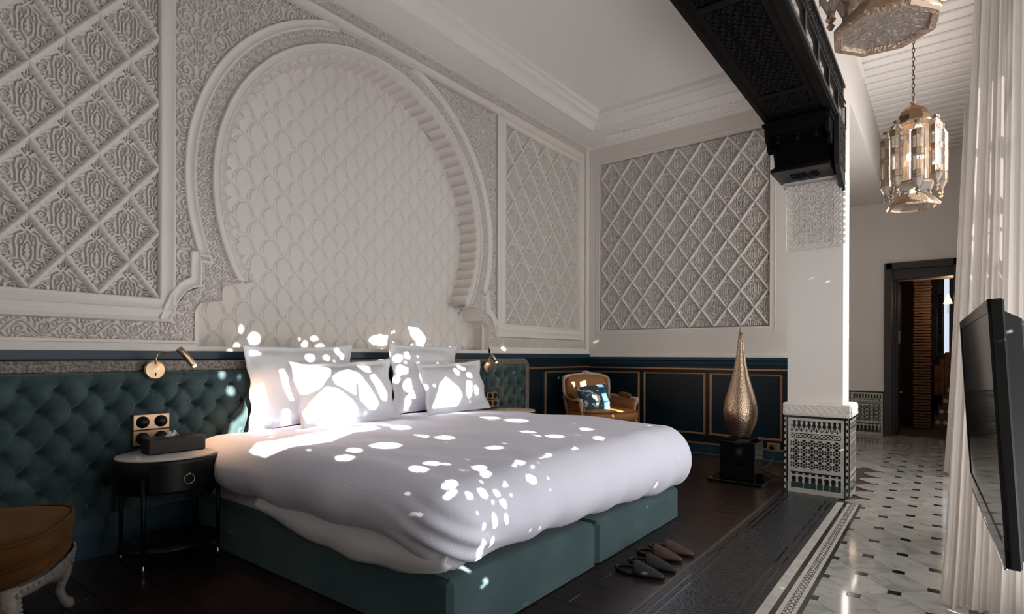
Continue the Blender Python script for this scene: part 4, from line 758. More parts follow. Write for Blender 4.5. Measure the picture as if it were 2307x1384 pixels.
def zellige(name, fr, u0, u1, v1, step, parent, scale=1.0):
    nu = int(round((u1 - u0) / step)); nv = int(round(v1 / step)); U, V = np.meshgrid(np.linspace(u0, u1, nu + 1), np.linspace(0, v1, nv + 1), indexing='ij')
    P = fr.arr(U, V, np.zeros_like(U)).reshape(-1, 3); i = np.arange((nu + 1) * (nv + 1)).reshape(nu + 1, nv + 1)
    Q = np.stack([i[:-1, :-1], i[1:, :-1], i[1:, 1:], i[:-1, 1:]], -1).reshape(-1, 4)
    Uc = (U[:-1, :-1] + U[1:, 1:]) / 2 - u0; Vc = (V[:-1, :-1] + V[1:, 1:]) / 2
    w = u1 - u0; B = zpat(Uc, Vc * 0.63 / v1, w, v1); low = B & (Vc * .63 / v1 < .09)
    me = raw_mesh(name, P, Q, False, [ZW, ZB, ZG], np.where(low, 2, B.astype(int)).reshape(-1)); o = link(name, me, parent); o['kind'] = 'stuff'; return o
zellige('zellige_mosaic', Frame((0, PY0, 0), (1, 0, 0), (0, 0, 1), (0, -1, 0)), P0, P1 - .012, .648, 0.0024, col)
zellige('zellige_mosaic', Frame((P1, 0, 0), (0, 1, 0), (0, 0, 1), (1, 0, 0)), PY0, PY1, .648, 0.0034, col)
# dado on the far wall
MB().box((2.60, FAR - .02, 0), (3.155, FAR, .64)).box((2.60, FAR - .028, .64), (3.165, FAR, .735)).obj('dado', ZW, wf)
zellige('zellige_mosaic', Frame((0, FAR - .022, 0), (1, 0, 0), (0, 0, 1), (0, -1, 0)), 2.70, 3.155, .635, 0.0045, wf)
MB().box((2.60, FAR - .034, .645), (3.175, FAR - .02, .745)).obj('dado_cap', PLASTER2, wf)

# ---- doorway, door leaf and the stair hall behind it
do = structure('door_1')
DF = MB()
for (a, b, c, d, y0) in ((D0 - .02, D0 + .07, 0, DH + .03, FAR - .05), (D1 - .07, D1 + .02, 0, DH + .03, FAR - .05), (D0, D1, DH - .06, DH + .03, FAR - .05)): DF.box((a, y0, c), (b, FAR + .22, d))
DF.box((D0 + .07, FAR + .02, DH - .20), (D1 - .07, FAR + .2, DH - .06)).box((D0 + .07, FAR + .08, 0), (D0 + .10, FAR + .2, DH - .1))
DF.obj('door_frame', mat('door_casing', (0.035, 0.030, 0.030), 0.5, bump=(40, .4, .002)), do)
MB().box((D0 + .08, FAR + .2, 0.02), (D0 + .13, FAR + 1.0, DH - .22)).obj('door_leaf', NAVYD, do)
MB().tube([(D0 + .13, FAR + .30, .62), (D0 + .18, FAR + .30, .62), (D0 + .18, FAR + .42, .62)], .012, 8).obj('door_handle', SILVER, do)
MB().box((D0 + .13, FAR + .32, 1.34), (D0 + .145, FAR + .40, 1.52)).obj('key_plate', mat('ivory_plate', (.35, .32, .27), .5), do)
hall = structure('wall_hall', MB().box((2.6, FAR + .18, -.02), (2.65, 13.2, 3.2)).box((2.6, 13.2, -.02), (6.5, 13.3, 3.2)).box((6.5, FAR + .18, -.02), (6.6, 13.3, 3.2)).box((2.6, FAR + .18, 3.2), (6.6, 13.3, 3.3)).box((D1 + .6, FAR + .16, 0), (6.6, FAR + .2, 3.3)), mat('hall_wall', (.05, .03, .022), .9))
# brick pillar built brick by brick
pil = structure('pillar', MB().box((3.445, 11.02, 0), (3.65, 11.30, 3.2)), MORTAR)
brk = [MB().bbox((-.075, -.02, -.016), (.075, .10, .016), .006) for _ in range(3)]
brm = [raw_mesh('brick', b.V, b.F, False, [BRICKM]) for b in brk]
for r_ in range(52):
    z = .03 + r_ * .0455
    for q in range(2):
        x = 3.515 + q * .075 + (.0 if r_ % 2 else 0)
        o = link('brick', R.choice(brm), pil, (x, 11.0 + q * .03 + R.uniform(-.008, .006), z + R.uniform(-.003, .003)), (R.uniform(-.03, .03), R.uniform(-.05, .05), R.uniform(-.06, .06)), (R.uniform(.9, 1.1), 1, R.uniform(.9, 1.1)))
# soffit lintel seen through the door
MB().box((3.25, FAR + .5, 2.32), (4.9, FAR + .9, 2.42)).obj('lintel', mat('hall_plaster', (.16, .145, .135), .8), hall)

# ---- floors
fl = structure('floor', MB().box((-.3, YB, -.06), (2.725, XEND, -.012)).box((2.725, YB, -.06), (4.45, FAR + .2, -.012)).box((2.6, FAR + .2, -.06), (6.5, 13.3, -.002)).box((2.5, 6.2, -.06), (2.73, FAR + .2, -.004)), MORTAR)
# parquet planks laid across the room
for k, L_ in enumerate((1.1, .8)):
    pass
pl_me = {}
def plank(x0, x1, y):
    key = round(x1 - x0, 3)
    if key not in pl_me:
        b_ = MB().bbox((0, -.0595, -.012), (key - .0015, .0595, 0.0), .0012); pl_me[key] = raw_mesh('plank', b_.V, b_.F, False, [WOODF])
    link('plank', pl_me[key], fl, (x0, y, 0))
y = -.14; k = 0
while y < 6.6:
    cuts = [0.04] + [c for c in ((.95, 1.85) if k % 3 == 0 else (.35, 1.25, 2.15) if k % 3 == 1 else (.65, 1.55, 2.45))] + [2.72]
    for a_, b_ in zip(cuts[:-1], cuts[1:]): plank(a_, b_, y)
    y += .121; k += 1
und = MB().box((-.05, YB, -.03), (2.725, XEND, -.0035)).obj('parquet_field', WOODF, fl)
MB().box((2.722, YB, -.02), (2.734, 5.3, .004)).obj('brass_strip', mat('strip_metal', (.16, .12, .09), .4, metal=.8), fl)
MB().box((2.734, YB, -.02), (3.165, 5.6, .0)).obj('mosaic_strip', MOSAIC, fl)
for x in (2.775, 2.812, 3.085, 3.122): MB().box((x, YB, -.01), (x + .008, 5.2, .0012)).obj('mosaic_line', BLACKG, fl)
for (a, b, mm) in ((3.165, 3.212, ZW), (3.212, 3.236, ZB), (3.236, 3.257, ZW), (3.292, 3.310, ZW), (3.310, 3.331, ZB)):
    MB().box((a, YB, -.02), (b, 5.06, .0005)).obj('border_strip', mm, fl)
nv = 1400; U, V = np.meshgrid(np.linspace(3.257, 3.292, 13), np.linspace(0.9, 5.06, nv), indexing='ij'); i = np.arange(13 * nv).reshape(13, nv)
Q = np.stack([i[:-1, :-1], i[1:, :-1], i[1:, 1:], i[:-1, 1:]], -1).reshape(-1, 4); uc = (U[:-1, :-1] + U[1:, 1:]) / 2 - 3.2745; vc = (V[:-1, :-1] + V[1:, 1:]) / 2
ph = (vc % .042) - .021; B = (np.abs(np.abs(uc) - (.0125 - .010 * np.abs(ph / .021))) < .0032) | ((np.hypot(uc, np.abs(ph) - .021) < .0045)) | (np.abs(uc) > .0150)
o = link('border_chain', raw_mesh('border_chain', FF.arr(U, V, np.full_like(U, .0006)).reshape(-1, 3), Q, False, [ZW, ZB], B.astype(int).reshape(-1)), fl); o['kind'] = 'stuff'
MB().box((3.165, 5.06, -.02), (3.331, 5.075, .0006)).obj('border_strip', ZB, fl)
# marble slabs with cut corners and black cabochons
A = np.array((.154, .149)); Bv = np.array((.154, -.183)); h = .0255; j_ = .0012
def slab_poly():
    c = [np.array((0., 0.)), Bv, A + Bv, A]; out = []; e = h + j_       # counter-clockwise
    def inside(p): return all((c[(k + 1) % 4] - c[k])[0] * (p - c[k])[1] - (c[(k + 1) % 4] - c[k])[1] * (p - c[k])[0] > 1e-6 for k in range(4))
    for k in range(4):
        d1, d2 = c[k - 1] - c[k], c[(k + 1) % 4] - c[k]
        p1, p2 = c[k] + d1 * e / np.abs(d1).max(), c[k] + d2 * e / np.abs(d2).max()
        sq = [q for q in (c[k] + e * np.array(v_) for v_ in ((1, 1), (1, -1), (-1, 1), (-1, -1))) if inside(q)]
        sq.sort(key=lambda q: np.linalg.norm(q - p1)); out += [p1] + sq + [p2]
    return out
ctr = (A + Bv) / 2
def shrink(P, f=.0012):
    return [tuple((p - ctr) * (1 - f / np.linalg.norm(p - ctr))) for p in P]
sp_ = shrink([np.array(p, float) for p in slab_poly()])
sm = MB().prism(sp_, FF, -.012, 0); slab_me = raw_mesh('marble_slab', sm.V, sm.F, False, [MARBLE])
cm_ = MB().prism([(-h, -h), (h, -h), (h, h), (-h, h)], FF, -.012, .0004); cab_me = raw_mesh('cabochon', cm_.V, cm_.F, False, [ZB])
for i in range(-1, 6):
    for j in range(-12, 24):
        p = np.array((3.333 + .154 * i, 3.321 + .149 * i + .332 * j))
        if i >= 0 and 1.2 < p[1] < FAR + .1: link('cabochon', cab_me, fl, (p[0], p[1], 0), None, (.5 if False else 1, 1, 1))
        q = p + ctr
        if 1.3 < q[1] < FAR + .15: link('marble_slab', slab_me, fl, (q[0], q[1], -.0004 if i < 0 else 0))
for k in range(3):   # slabs beyond the pillar, under the bulkhead
    for j in range(12, 28):
        p = np.array((3.333 + .154 * (-2 - k), 3.321 + .149 * (-2 - k) + .332 * j)); q = p + ctr
        if 5.9 < q[1] < FAR + .15:
            link('marble_slab', slab_me, fl, (q[0], q[1], -.0004)); link('cabochon', cab_me, fl, (p[0], p[1], 0))
MB().box((3.30, YB, -.02), (4.45, 1.5, .0)).obj('marble_field', MARBLE, fl)
structure('ground', MB().box((4.42, -8, -.3), (16, 16, -.1)), TERR)
# ================================================================== THINGS
def vnoise(P, f, seed=0.0):
    """cheap smooth pseudo-noise on an (n,3) array"""
    x, y, z = P[..., 0] * f + seed, P[..., 1] * f + seed * 1.7, P[..., 2] * f + seed * .6
    return (np.sin(x * 1.3 + np.sin(y * 1.7 + z) * 1.4) + np.sin(y * 1.9 + np.sin(z * 1.3 + x * .8) * 1.6) + np.sin(z * 2.1 + np.sin(x * 1.5 - y) * 1.3)) / 3
# ---- headboard with buttons
hb = thing('headboard', 'long teal velvet headboard with deep buttoned tufting under a mottled stone rail', 'headboard', (0.035, 0, 0))
HY0, HY1, HZ0, HZ1 = -0.6, 5.04, 0.24, 1.052
bz = [0.957, 0.846, 0.738, 0.632, 0.528, 0.42, 0.315]; by0 = (0.868, 0.949); PS = .1525
HX = 0.10
bt = []
for r_, z in enumerate(bz):
    y = (0.868 if r_ % 2 == 0 else 0.949 - .005) - 10 * PS
    while y < HY1 - .02:
        if y > HY0 + .03: bt.append((y, z))
        y += PS
bt_a = np.array(bt)
def tuft_h(Y, Z):
    # pleat diamonds between neighbouring buttons
    u = (Y - 0.868) / PS; v = (0.957 - Z) / 0.212
    s, t = u + v, u - v     # pleats run where s or t is an integer
    ds, dt = np.abs(s - np.round(s)), np.abs(t - np.round(t)); k = np.minimum(ds, dt)
    Zt = Z > 0.957
    vert = np.abs(u - np.round(u)); k = np.where(Zt, np.where(vert < .5, np.maximum(vert, 0), k), k)
    puff = 0.032 + 0.020 * (1 - (1 - np.clip(k / 0.5, 0, 1)) ** 4); puff = np.where(Zt, .040 + .012 * (1 - (1 - np.clip(k / .5, 0, 1)) ** 3.4), puff)
    d2 = np.full(Y.shape, 9.0)
    for r_, z in enumerate(bz):
        off = 0.868 if r_ % 2 == 0 else 0.944
        yy = (Y - off) - PS * np.round((Y - off) / PS); d2 = np.minimum(d2, yy ** 2 + (Z - z) ** 2)
    dd = np.sqrt(d2); puff = puff * (1 - .98 * np.exp(-(dd / .034) ** 1.6)) - 0.034 * np.exp(-(dd / .015) ** 2)
    puff += .0035 * np.sin(np.arctan2(Z, Y) * 0 + (u + v) * 23) * np.exp(-((dd - .03) / .02) ** 2)
    edge = np.minimum(np.minimum(Y - HY0, HY1 - Y), np.minimum(HZ1 - Z, Z - HZ0)); ed = np.clip(edge / .03, 0, 1)
    return (0.045 + puff) * np.sqrt(1 - (1 - ed) ** 2) 
FH = Frame((0.012, 0, 0), (0, 1, 0), (0, 0, 1), (1, 0, 0))
# finer where it is in view
grid_relief('cushion_panel', FH, 0.5, 2.3, HZ0, HZ1, 0.0075, tuft_h, VELVET, hb, smooth=True)
grid_relief('cushion_panel', FH, 2.3, HY1, HZ0, HZ1, 0.010, tuft_h, VELVET, hb, smooth=True)
grid_relief('cushion_panel', FH, HY0, 0.5, HZ0, HZ1, 0.02, tuft_h, VELVET, hb, smooth=True)
bb = MB().lathe([(0, -.004), (.010, -.003), (.013, .001), (.010, .006), (0, .008)], (0, 0, 0), 10); bme = raw_mesh('button', bb.V, bb.F, True, [VELVET])
for (y, z) in bt:
    if y < .6: continue
    link('button', bme, hb, (0.012 + .016, y, z), (0, PI / 2, 0))
path = [(-0.6, 1.082), (HY1 - .0, 1.082)] + arc(HY1, 1.022, .06, 90, 0, 6)[1:] + [(HY1 + .06, HZ0)]
sweep('stone_rail', FH, path, [(-.036, -.01), (-.036, .055), (-.030, .064), (.026, .064), (.032, .055), (.032, -.01)], GRANITE, hb)
MB().box((.0, HY0, .15), (.05, HY1 + .06, HZ0)).obj('lower_board', NAVYW, hb)

# ---- bed
bed = thing('bed', 'wide teal velvet box-spring bed of two halves pushed together', 'bed', (1.2, 2.7, 0))
def basebox(y0, y1, zn, zf, name):
    mb = MB(); x0, x1 = 0.155 - 1.2, 2.33 - 1.2; y0 -= 2.7; y1 -= 2.7
    mb.bbox((x0, y0, 0.0), (x1, y1, 1.0), .022)
    V = []
    for (x, y, z) in mb.V:
        top = zn + (zf - zn) * (y - y0) / (y1 - y0)
        V.append((x, y, z * top if z < .5 else top - (1 - z)))
    mb.V = V; return mb.obj(name, BASEV, bed)
basebox(1.555, 2.700, .275, .235, 'base_half'); basebox(2.712, 3.895, .235, .215, 'base_half')
mt = MB().bbox((0.17 - 1.2, 1.62 - 2.7, .20), (2.10 - 1.2, 3.80 - 2.7, .335), .04).obj('mattress', LINEN, bed)
def rounded_sheet(x0, x1, y0, y1, ztop, zb, rad, n, noise, name, m, label, cat, bottom=True, crown=.03):
    """a quilt draped over the bed: top, rounded shoulders and hanging sides down to zb(x,y)"""
    nx, ny = n
    # param perimeter approach: grid over [-1,1]^2 extended past 1 for the sides
    S = np.linspace(-1.35, 1.35, nx); T = np.linspace(-1.35, 1.35, ny); S, T = np.meshgrid(S, T, indexing='ij')
    hx, hy = (x1 - x0) / 2, (y1 - y0) / 2; cx, cy = (x0 + x1) / 2, (y0 + y1) / 2
    def axis(s, h):
        # distance travelled along the cloth -> horizontal position and amount hanging
        a = np.abs(s) * (h - rad); over = np.clip(a - (h - rad), 0, None)
        full = .35 * (h - rad); over = over / full   # 0..1
        L1 = rad * PI / 2; return a, over
    ax, ox = axis(S, hx); ay, oy = axis(T, hy)
    X = np.where(ox > 0, (hx - rad), ax) * np.sign(S); Y = np.where(oy > 0, (hy - rad), ay) * np.sign(T)
    o = np.maximum(ox, oy); ang = np.arctan2(oy, ox + 1e-9)
    both = (ox > 0) & (oy > 0); q = np.hypot(ox, oy); o = np.where(both, np.maximum(ox, oy), o)
    tot = o
    # hanging profile as one arc then a straight drop tucked in
    return S, T, X, Y, tot, ang, hx, hy, cx, cy
# duvet: a closed, puffy, rounded slab
def puffy(x0, x1, y0, y1, z0f, z1f, rad, n, wr, name, m):
    hx, hy = (x1 - x0) / 2, (y1 - y0) / 2; cx, cy = (x0 + x1) / 2, (y0 + y1) / 2
    V = []; F = []; base = 0; nx, ny, nz = n
    pts = {}; out = []
    def face(fa, na, nb):
        nonlocal base
        s, t = np.meshgrid(np.linspace(-1, 1, na + 1), np.linspace(-1, 1, nb + 1), indexing='ij'); P = fa(s, t).reshape(-1, 3)
        i = np.arange((na + 1) * (nb + 1)).reshape(na + 1, nb + 1) + base; base += len(P)
        V.append(P); F.append(np.stack([i[:-1, :-1], i[1:, :-1], i[1:, 1:], i[:-1, 1:]], -1).reshape(-1, 4))
    o1 = lambda s: np.ones_like(s)
    face(lambda s, t: np.stack([s, t, o1(s)], -1), nx, ny); face(lambda s, t: np.stack([t, s, -o1(s)], -1), ny, nx)
    face(lambda s, t: np.stack([o1(s), s, t], -1), ny, nz); face(lambda s, t: np.stack([-o1(s), t, s], -1), nz, ny)
    face(lambda s, t: np.stack([t, o1(s), s], -1), nz, nx); face(lambda s, t: np.stack([s, -o1(s), t], -1), nx, nz)
    P = np.concatenate(V); F = np.concatenate(F)
    hz = 0.5; r = rad
    H = np.array([hx, hy, hz]); Q = P * np.array([hx, hy, hz]); rz = min(r / (z1f(cx, cy) - z0f(cx, cy)), .49) 
    inner = np.array([hx - r, hy - r, hz - rz]); C = np.clip(Q, -inner, inner); D = (Q - C) / np.array([r, r, rz]); L = np.linalg.norm(D, axis=1, keepdims=True); D = np.where(L > 1e-9, D / np.maximum(L, 1e-9), 0) ; on = (L[:, 0] > 1e-9)
    Q = np.where(on[:, None], C + D * np.array([r, r, rz]) , Q)
    X, Y = Q[:, 0] + cx, Q[:, 1] + cy; f = Q[:, 2] + .5; Z = z0f(X, Y) * (1 - f) + z1f(X, Y) * f
    P3 = np.stack([X, Y, Z], -1); P3 = wr(P3, D, f)
    # weld duplicate seam points
    key = np.round(P3 * 20000).astype(np.int64); _, idx, inv = np.unique(key, axis=0, return_index=True, return_inverse=True); inv = inv.reshape(-1)
    P3 = P3[idx]; F = inv[F]
    return raw_mesh(name, P3, F, True, [m])
def z_top(X, Y): return .640 + .022 * np.sin(np.clip((X - .1) / 2.35, 0, 1) * PI) + .018 * np.sin(np.clip((Y - 1.5) / 2.5, 0, 1) * PI)
def z_bot(X, Y): return .315 + .045 * np.clip((3.9 - Y) / 2.4, 0, 1) - (.095 - .05 * np.clip((3.0 - Y) / 1.4, 0, 1)) * np.clip((X - 2.05) / .3, 0, 1) + .012 * np.sin(Y * 3.1) + .010 * np.sin(X * 4.3)
def duvet_wr(P, D, f):
    X, Y, Z = P[:, 0], P[:, 1], P[:, 2]
    side = np.clip(1 - f, 0, 1)
    nf = np.clip((X - 2.0) / .4, 0, 1); nn = np.clip((1.9 - Y) / .4, 0, 1)
    out = 0.010 * vnoise(P, 3.1, 2.) + .005 * vnoise(P * np.array([1, 2.2, 1]), 6.5, 5.)
    fold = .010 * np.sin(Y * 17 + 2.2 * np.sin(X * 1.6)) * side * nf + .009 * np.sin(X * 13 + np.sin(Y * 3)) * side * nn
    cor = np.exp(-(((X - 2.36) / .20) ** 2 + ((Y - 1.55) / .16) ** 2)); fold = fold + cor * .014 * np.sin(Z * 75 + (X + Y) * 25) * np.clip(side * 2, 0, 1)
    # slack creases running from the pillows
    cr = .006 * np.sin((Y * 1.0 + X * .35) * 26) * np.exp(-((X - 1.0) / .30) ** 2) * np.clip((Y - 2.2) / .6, 0, 1) * np.clip(f * 2 - 1, 0, 1)
    seam = -.010 * np.exp(-((X - .93 + (Y - 1.5) * .1) / .02) ** 2) * np.clip((1.75 - Y) / .2, 0, 1)
    P = P.copy(); P += D * (out + fold + seam)[:, None]; P[:, 2] += cr + .006 * vnoise(P * np.array([1.4, .7, 0]), 4.0, 1.) * np.clip(f * 2 - 1, 0, 1)
    # overhang bulges outwards in the middle of the side, tucks in at the hem
    P[:, 0] += .035 * np.sin(np.clip(f, 0, 1) * PI) * np.clip((X - 2.0) / .4, 0, 1); P[:, 1] -= .025 * np.sin(np.clip(f, 0, 1) * PI) * nn
    return P
dv = link('duvet', puffy(0.17, 2.40, 1.475, 3.985, z_bot, z_top, .155, (90, 100, 24), duvet_wr, 'duvet', DUVET))
tag(dv, 'thick white striped satin duvet draped over the teal bed', 'duvet')
# sheet hanging below the duvet on the near long side
sh = MB(); n = 60; V = []
for i in range(n + 1):
    x = 0.95 + 1.40 * i / n; d = math.sin(PI * min(1, i / n * .96 + .04)) ** .6; zb_ = .345 - .125 * d * (0.65 + .35 * i / n) + .003 * math.sin(i * .5)
    for k in range(9):
        t = k / 8; z = .40 + (zb_ - .40) * t; y = 1.535 - .030 * math.sin(PI * t) - .008 * math.sin(i * .35 + t * 2) * t; V.append((x, y, z))
i = np.arange((n + 1) * 9).reshape(n + 1, 9)
bsm = raw_mesh('bed_sheet', V, np.stack([i[:-1, :-1], i[:-1, 1:], i[1:, 1:], i[1:, :-1]], -1).reshape(-1, 4), True, [LINEN]); bs = link('bed_sheet', bsm)
s_ = bs.modifiers.new('s', 'SOLIDIFY'); s_.thickness = .006
tag(bs, 'white fitted sheet edge sagging out below the duvet on the long side of the bed', 'sheet')

# ---- pillows
def pillow_mesh(w, h, t, seed, flange=.045, n=34, name='pillow', m=LINEN, crump=1.0):
    """lies in local x (width) / z (height), thickness along y; bottom edge at z=0"""
    s, q = np.meshgrid(np.linspace(-1, 1, n + 1), np.linspace(-1, 1, n + 1), indexing='ij')
    P2 = []
    fx, fz = 1 - 2 * flange / w, 1 - 2 * flange / h
    a, b = np.clip(np.abs(s) / fx, 0, 1), np.clip(np.abs(q) / fz, 0, 1)
    th = (np.clip(1 - a ** 3.0, 0, 1) ** .62) * (np.clip(1 - b ** 3.0, 0, 1) ** .62) * t / 2
    pin = 1 - .07 * (1 - np.abs(s) ** 2) * (np.abs(q) ** 3) * (1 if flange > 0 else 1); pinx = 1 - .09 * (1 - np.abs(q) ** 2) * (np.abs(s) ** 3)
    X = s * w / 2 * pinx; Z = q * h / 2 * pin + h / 2
    A = np.stack([X, np.zeros_like(X), Z], -1)
    wob = .010 * np.sin(Z * 28 + seed) * np.clip((np.abs(s) - fx * .9) / .1, 0, 1) + .010 * np.sin(X * 24 + seed * 2) * np.clip((np.abs(q) - fz * .9) / .1, 0, 1)
    cr = (.006 * vnoise(A, 17, seed) + .008 * vnoise(A, 8, seed + 3) + .010 * np.sin(X * 30 + Z * 14 + seed) * np.exp(-((np.abs(s) - .75) / .16) ** 2) * .5) * crump
    fr = A.copy(); fr[..., 1] = -th - cr * np.clip(th / .02, 0, 1) + wob - .003; bk = A.copy(); bk[..., 1] = th + cr * np.clip(th / .02, 0, 1) + wob + .003
    bdx = (.004 * np.sin(Z * 40 + seed)) * (np.abs(s) > .99); fr[..., 0] += bdx; bk[..., 0] += bdx
    P = np.concatenate([fr.reshape(-1, 3), bk.reshape(-1, 3)]); N = (n + 1) ** 2; i = np.arange(N).reshape(n + 1, n + 1)
    F = [np.stack([i[:-1, :-1], i[1:, :-1], i[1:, 1:], i[:-1, 1:]], -1).reshape(-1, 4)]; F.append(F[0][:, ::-1] + N)
    for e in (i[:, 0], i[-1, :], i[::-1, -1], i[0, ::-1]): F.append(np.stack([e[:-1], e[:-1] + N, e[1:] + N, e[1:]], -1))
    return raw_mesh(name, P, np.concatenate(F), True, [m])
def pillow(y, x, z, w, h, t, lean, turn, roll, seed, label):
    o = link('pillow', pillow_mesh(w, h, t, seed)); o['group'] = 'bed pillows'
    # local -y faces the foot of the bed (+x world)
    o.matrix_world = Matrix.Translation((x, y, z)) @ Matrix.Rotation(PI / 2 + turn, 4, 'Z') @ Matrix.Rotation(-lean, 4, 'X') @ Matrix.Rotation(roll, 4, 'Y')
    tag(o, label, 'pillow'); return o
pillow(2.235, .285, .650, .86, .575, .15, math.radians(7), 0.0, math.radians(-1), 1.0, 'white flanged pillow against the headboard nearest the round lamp table')
pillow(2.435, .545, .650, .84, .475, .17, math.radians(15), -.02, math.radians(-1.5), 4.0, 'smaller white pillow propped in front on the side near the tissue box')
pillow(3.400, .285, .650, .82, .60, .15, math.radians(7), 0.0, math.radians(1), 7.0, 'white flanged pillow against the headboard on the armchair side')
pillow(3.535, .545, .650, .83, .46, .17, math.radians(16), .03, math.radians(-1.5), 11.0, 'smaller white pillow propped in front on the side near the armchair')

# ---- nightstands
def nightstand(loc, label):
    t = thing('nightstand', label, 'nightstand', loc, 0, 'bedside tables')
    zt = .600; a, b = .230, .270
    MB().lathe([(0, zt - .016), (.94, zt - .016), (.975, zt - .010), (.975, zt - .002), (.95, zt), (0, zt)], (0, 0, 0), 56, a, b).obj('marble_top', MARBLEW, t)
    MB().lathe([(.9, zt - .19), (1.0, zt - .185), (1.02, zt - .02), (1.0, zt - .012), (.97, zt - .012), (.94, zt - .02)], (0, 0, 0), 56, a, b).obj('body', BLACK, t)
    dr = MB(); V = []
    for k in range(13):
        an = math.radians(-38 + 76 * k / 12); r_ = 1.028
        for z in (zt - .175, zt - .030): V.append((a * r_ * math.cos(an), b * r_ * math.sin(an), z))
    i = np.arange(26).reshape(13, 2); dr.add(V, [tuple(q) for q in np.stack([i[:-1, 0], i[1:, 0], i[1:, 1], i[:-1, 1]], -1)], True); dro = dr.obj('drawer', BLACK, t)
    ring = MB(); P = [(a * 1.05, .026 * math.sin(k / 20 * 2 * PI), zt - .090 - .026 + .026 * math.cos(k / 20 * 2 * PI)) for k in range(21)]; ring.tube(P, .0028, 6, cap=False)
    ring.lathe([(0, 0), (.006, 0), (.006, .012), (0, .012)], (a * 1.045, 0, zt - .096), 8); ring.obj('ring_pull', BRASS, dro)
    for sx in (-1, 1):
        for sy in (-1, 1):
            x, y = sx * .158, sy * .188
            lg = MB().tube([(x, y, .055), (x, y, zt - .1)], [.010, .013], 8).obj('leg', BLACK, t)
            MB().tube([(x, y, 0), (x, y, .058)], [.0065, .0085], 8).obj('metal_foot', SILVER, lg)
    MB().lathe([(0, .10), (.93, .10), (.93, .118), (0, .118)], (0, 0, 0), 40, a, b).obj('lower_shelf', BLACK, t)
    return t
n1 = nightstand((.400, 1.308, 0), 'black oval nightstand with white marble top carrying the tissue box')
n2 = nightstand((.40, 4.43, 0), 'oval nightstand mostly hidden behind the far side of the bed')
tb = thing('tissue_box', 'black rectangular tissue box on the marble top of the nightstand', 'tissue box', (.375, 1.335, .601), math.radians(-2))
MB().bbox((-.065, -.145, 0), (.065, .145, .085), .006).obj('box_body', mat('black_leatherette', (.012, .011, .013), .55), tb)
ti = MB(); V = []
for k in range(9):
    a = k / 8; V += [(-.02 + .015 * math.sin(a * 5), -.045 + .09 * a, .083), (-.006 + .012 * math.sin(a * 7), -.030 + .06 * a, .083 + .040 * math.sin(PI * min(1, max(0, (1 - abs(a - .42) / .5)))) * .9)]
i = np.arange(18).reshape(9, 2); ti.add(V, [tuple(q) for q in np.stack([i[:-1, 0], i[1:, 0], i[1:, 1], i[:-1, 1]], -1)], False); tio = ti.obj('tissue', TISSUE, tb); tio.modifiers.new('s', 'SOLIDIFY').thickness = .002

# ---- reading lamps on the headboard
def reading_lamp(y, z, label, h0, h1, power):
    """h0, h1: upper and lower end of the lamp head relative to the disc"""
    t = thing('reading_lamp', label, 'lamp', (.152, y, z), 0, 'bedside reading lamps')
    MB().lathe([(0, -.03), (.020, -.03), (.020, -.002), (.056, -.002), (.058, .004), (.050, .012), (.012, .016), (0, .016)], (0, 0, 0), 40, smooth=False).obj('wall_disc', BRASS, t, None, (0, PI / 2, 0))
    MB().bbox((.012, -.003, -.034), (.019, .003, -.016), .001).obj('switch', BLACK, t)
    h0, h1 = Vector(h0), Vector(h1); m = h0 * .82 + h1 * .18; sg = 1 if m.y > 0 else -1
    P = [(.012, 0, .035), (.018, 0, .070), (.022, sg * .008, .092), (.030, sg * .026, .104)] + [tuple(Vector((.03, sg * .026, .104)).lerp(m, k)) for k in (.3, .6, 1)]
    MB().tube(P, .0052, 8).obj('arm', BRASS, t); d = (h1 - h0).normalized()
    MB().tube([h0, h0 + d * .002, h1 - d * .002, h1], [.016, .0185, .0185, .016], 20).obj('lamp_head', BRASS, t)
    MB().sphere(tuple(h1 + d * .003), .011, 10, 6).obj('bulb', WHITEM, t)
    l = bpy.data.lights.new('reading_spot', 'SPOT'); l.energy = power; l.color = (1.0, .58, .28); l.spot_size = math.radians(115); l.spot_blend = .6; l.shadow_soft_size = .012
    lo = bpy.data.objects.new('reading_spot', l); COL.objects.link(lo); lo.parent = t; lo.location = h1 + d * .02; lo.rotation_euler = (-(d * .8 + Vector((.30, .25, -.2)))).to_track_quat('Z', 'Y').to_euler()
    return t
reading_lamp(1.316, 1.057, 'brass reading lamp with round wall disc above the oval nightstand', (.228, .041, .127), (.228, .122, .030), 9)
reading_lamp(4.345, 1.032, 'lit brass reading lamp on the headboard on the armchair side of the bed', (.050, .010, .122), (.075, .050, .050), 4)

# ---- sockets and switches
def plate(name, y, z, w, h, n, label, grp=None, x=.150):
    t = thing(name, label, 'switch plate', (x, y, z), 0, grp)
    MB().bbox((-.05, -w / 2, -h / 2), (.010, w / 2, h / 2), .003).obj('cover', mat('brass_plate', (.50, .33, .22), .35, metal=.9), t)
    for k in range(n):
        yy = (k - (n - 1) / 2) * w / n; MB().lathe([(0, 0), (.030 * h / .08, 0), (.031 * h / .08, .004), (.024 * h / .08, .004), (.022 * h / .08, .012), (0, .012)], (0, 0, 0), 20).obj('rotary_knob', PLASTIC, t, (.0105, yy, 0), (0, PI / 2, 0))
    return t
plate('switch_plate', 1.300, .755, .190, .088, 2, 'upper copper switch plate with two black dials on the tufted headboard', 'plates by the tissue box')
plate('switch_plate', 1.300, .662, .190, .088, 2, 'lower copper switch plate partly hidden behind the tissue box', 'plates by the tissue box')
plate('switch_plate', 4.42, .735, .17, .070, 2, 'upper copper plate on the headboard beside the pillow nearest the armchair', 'plates beyond the bed')
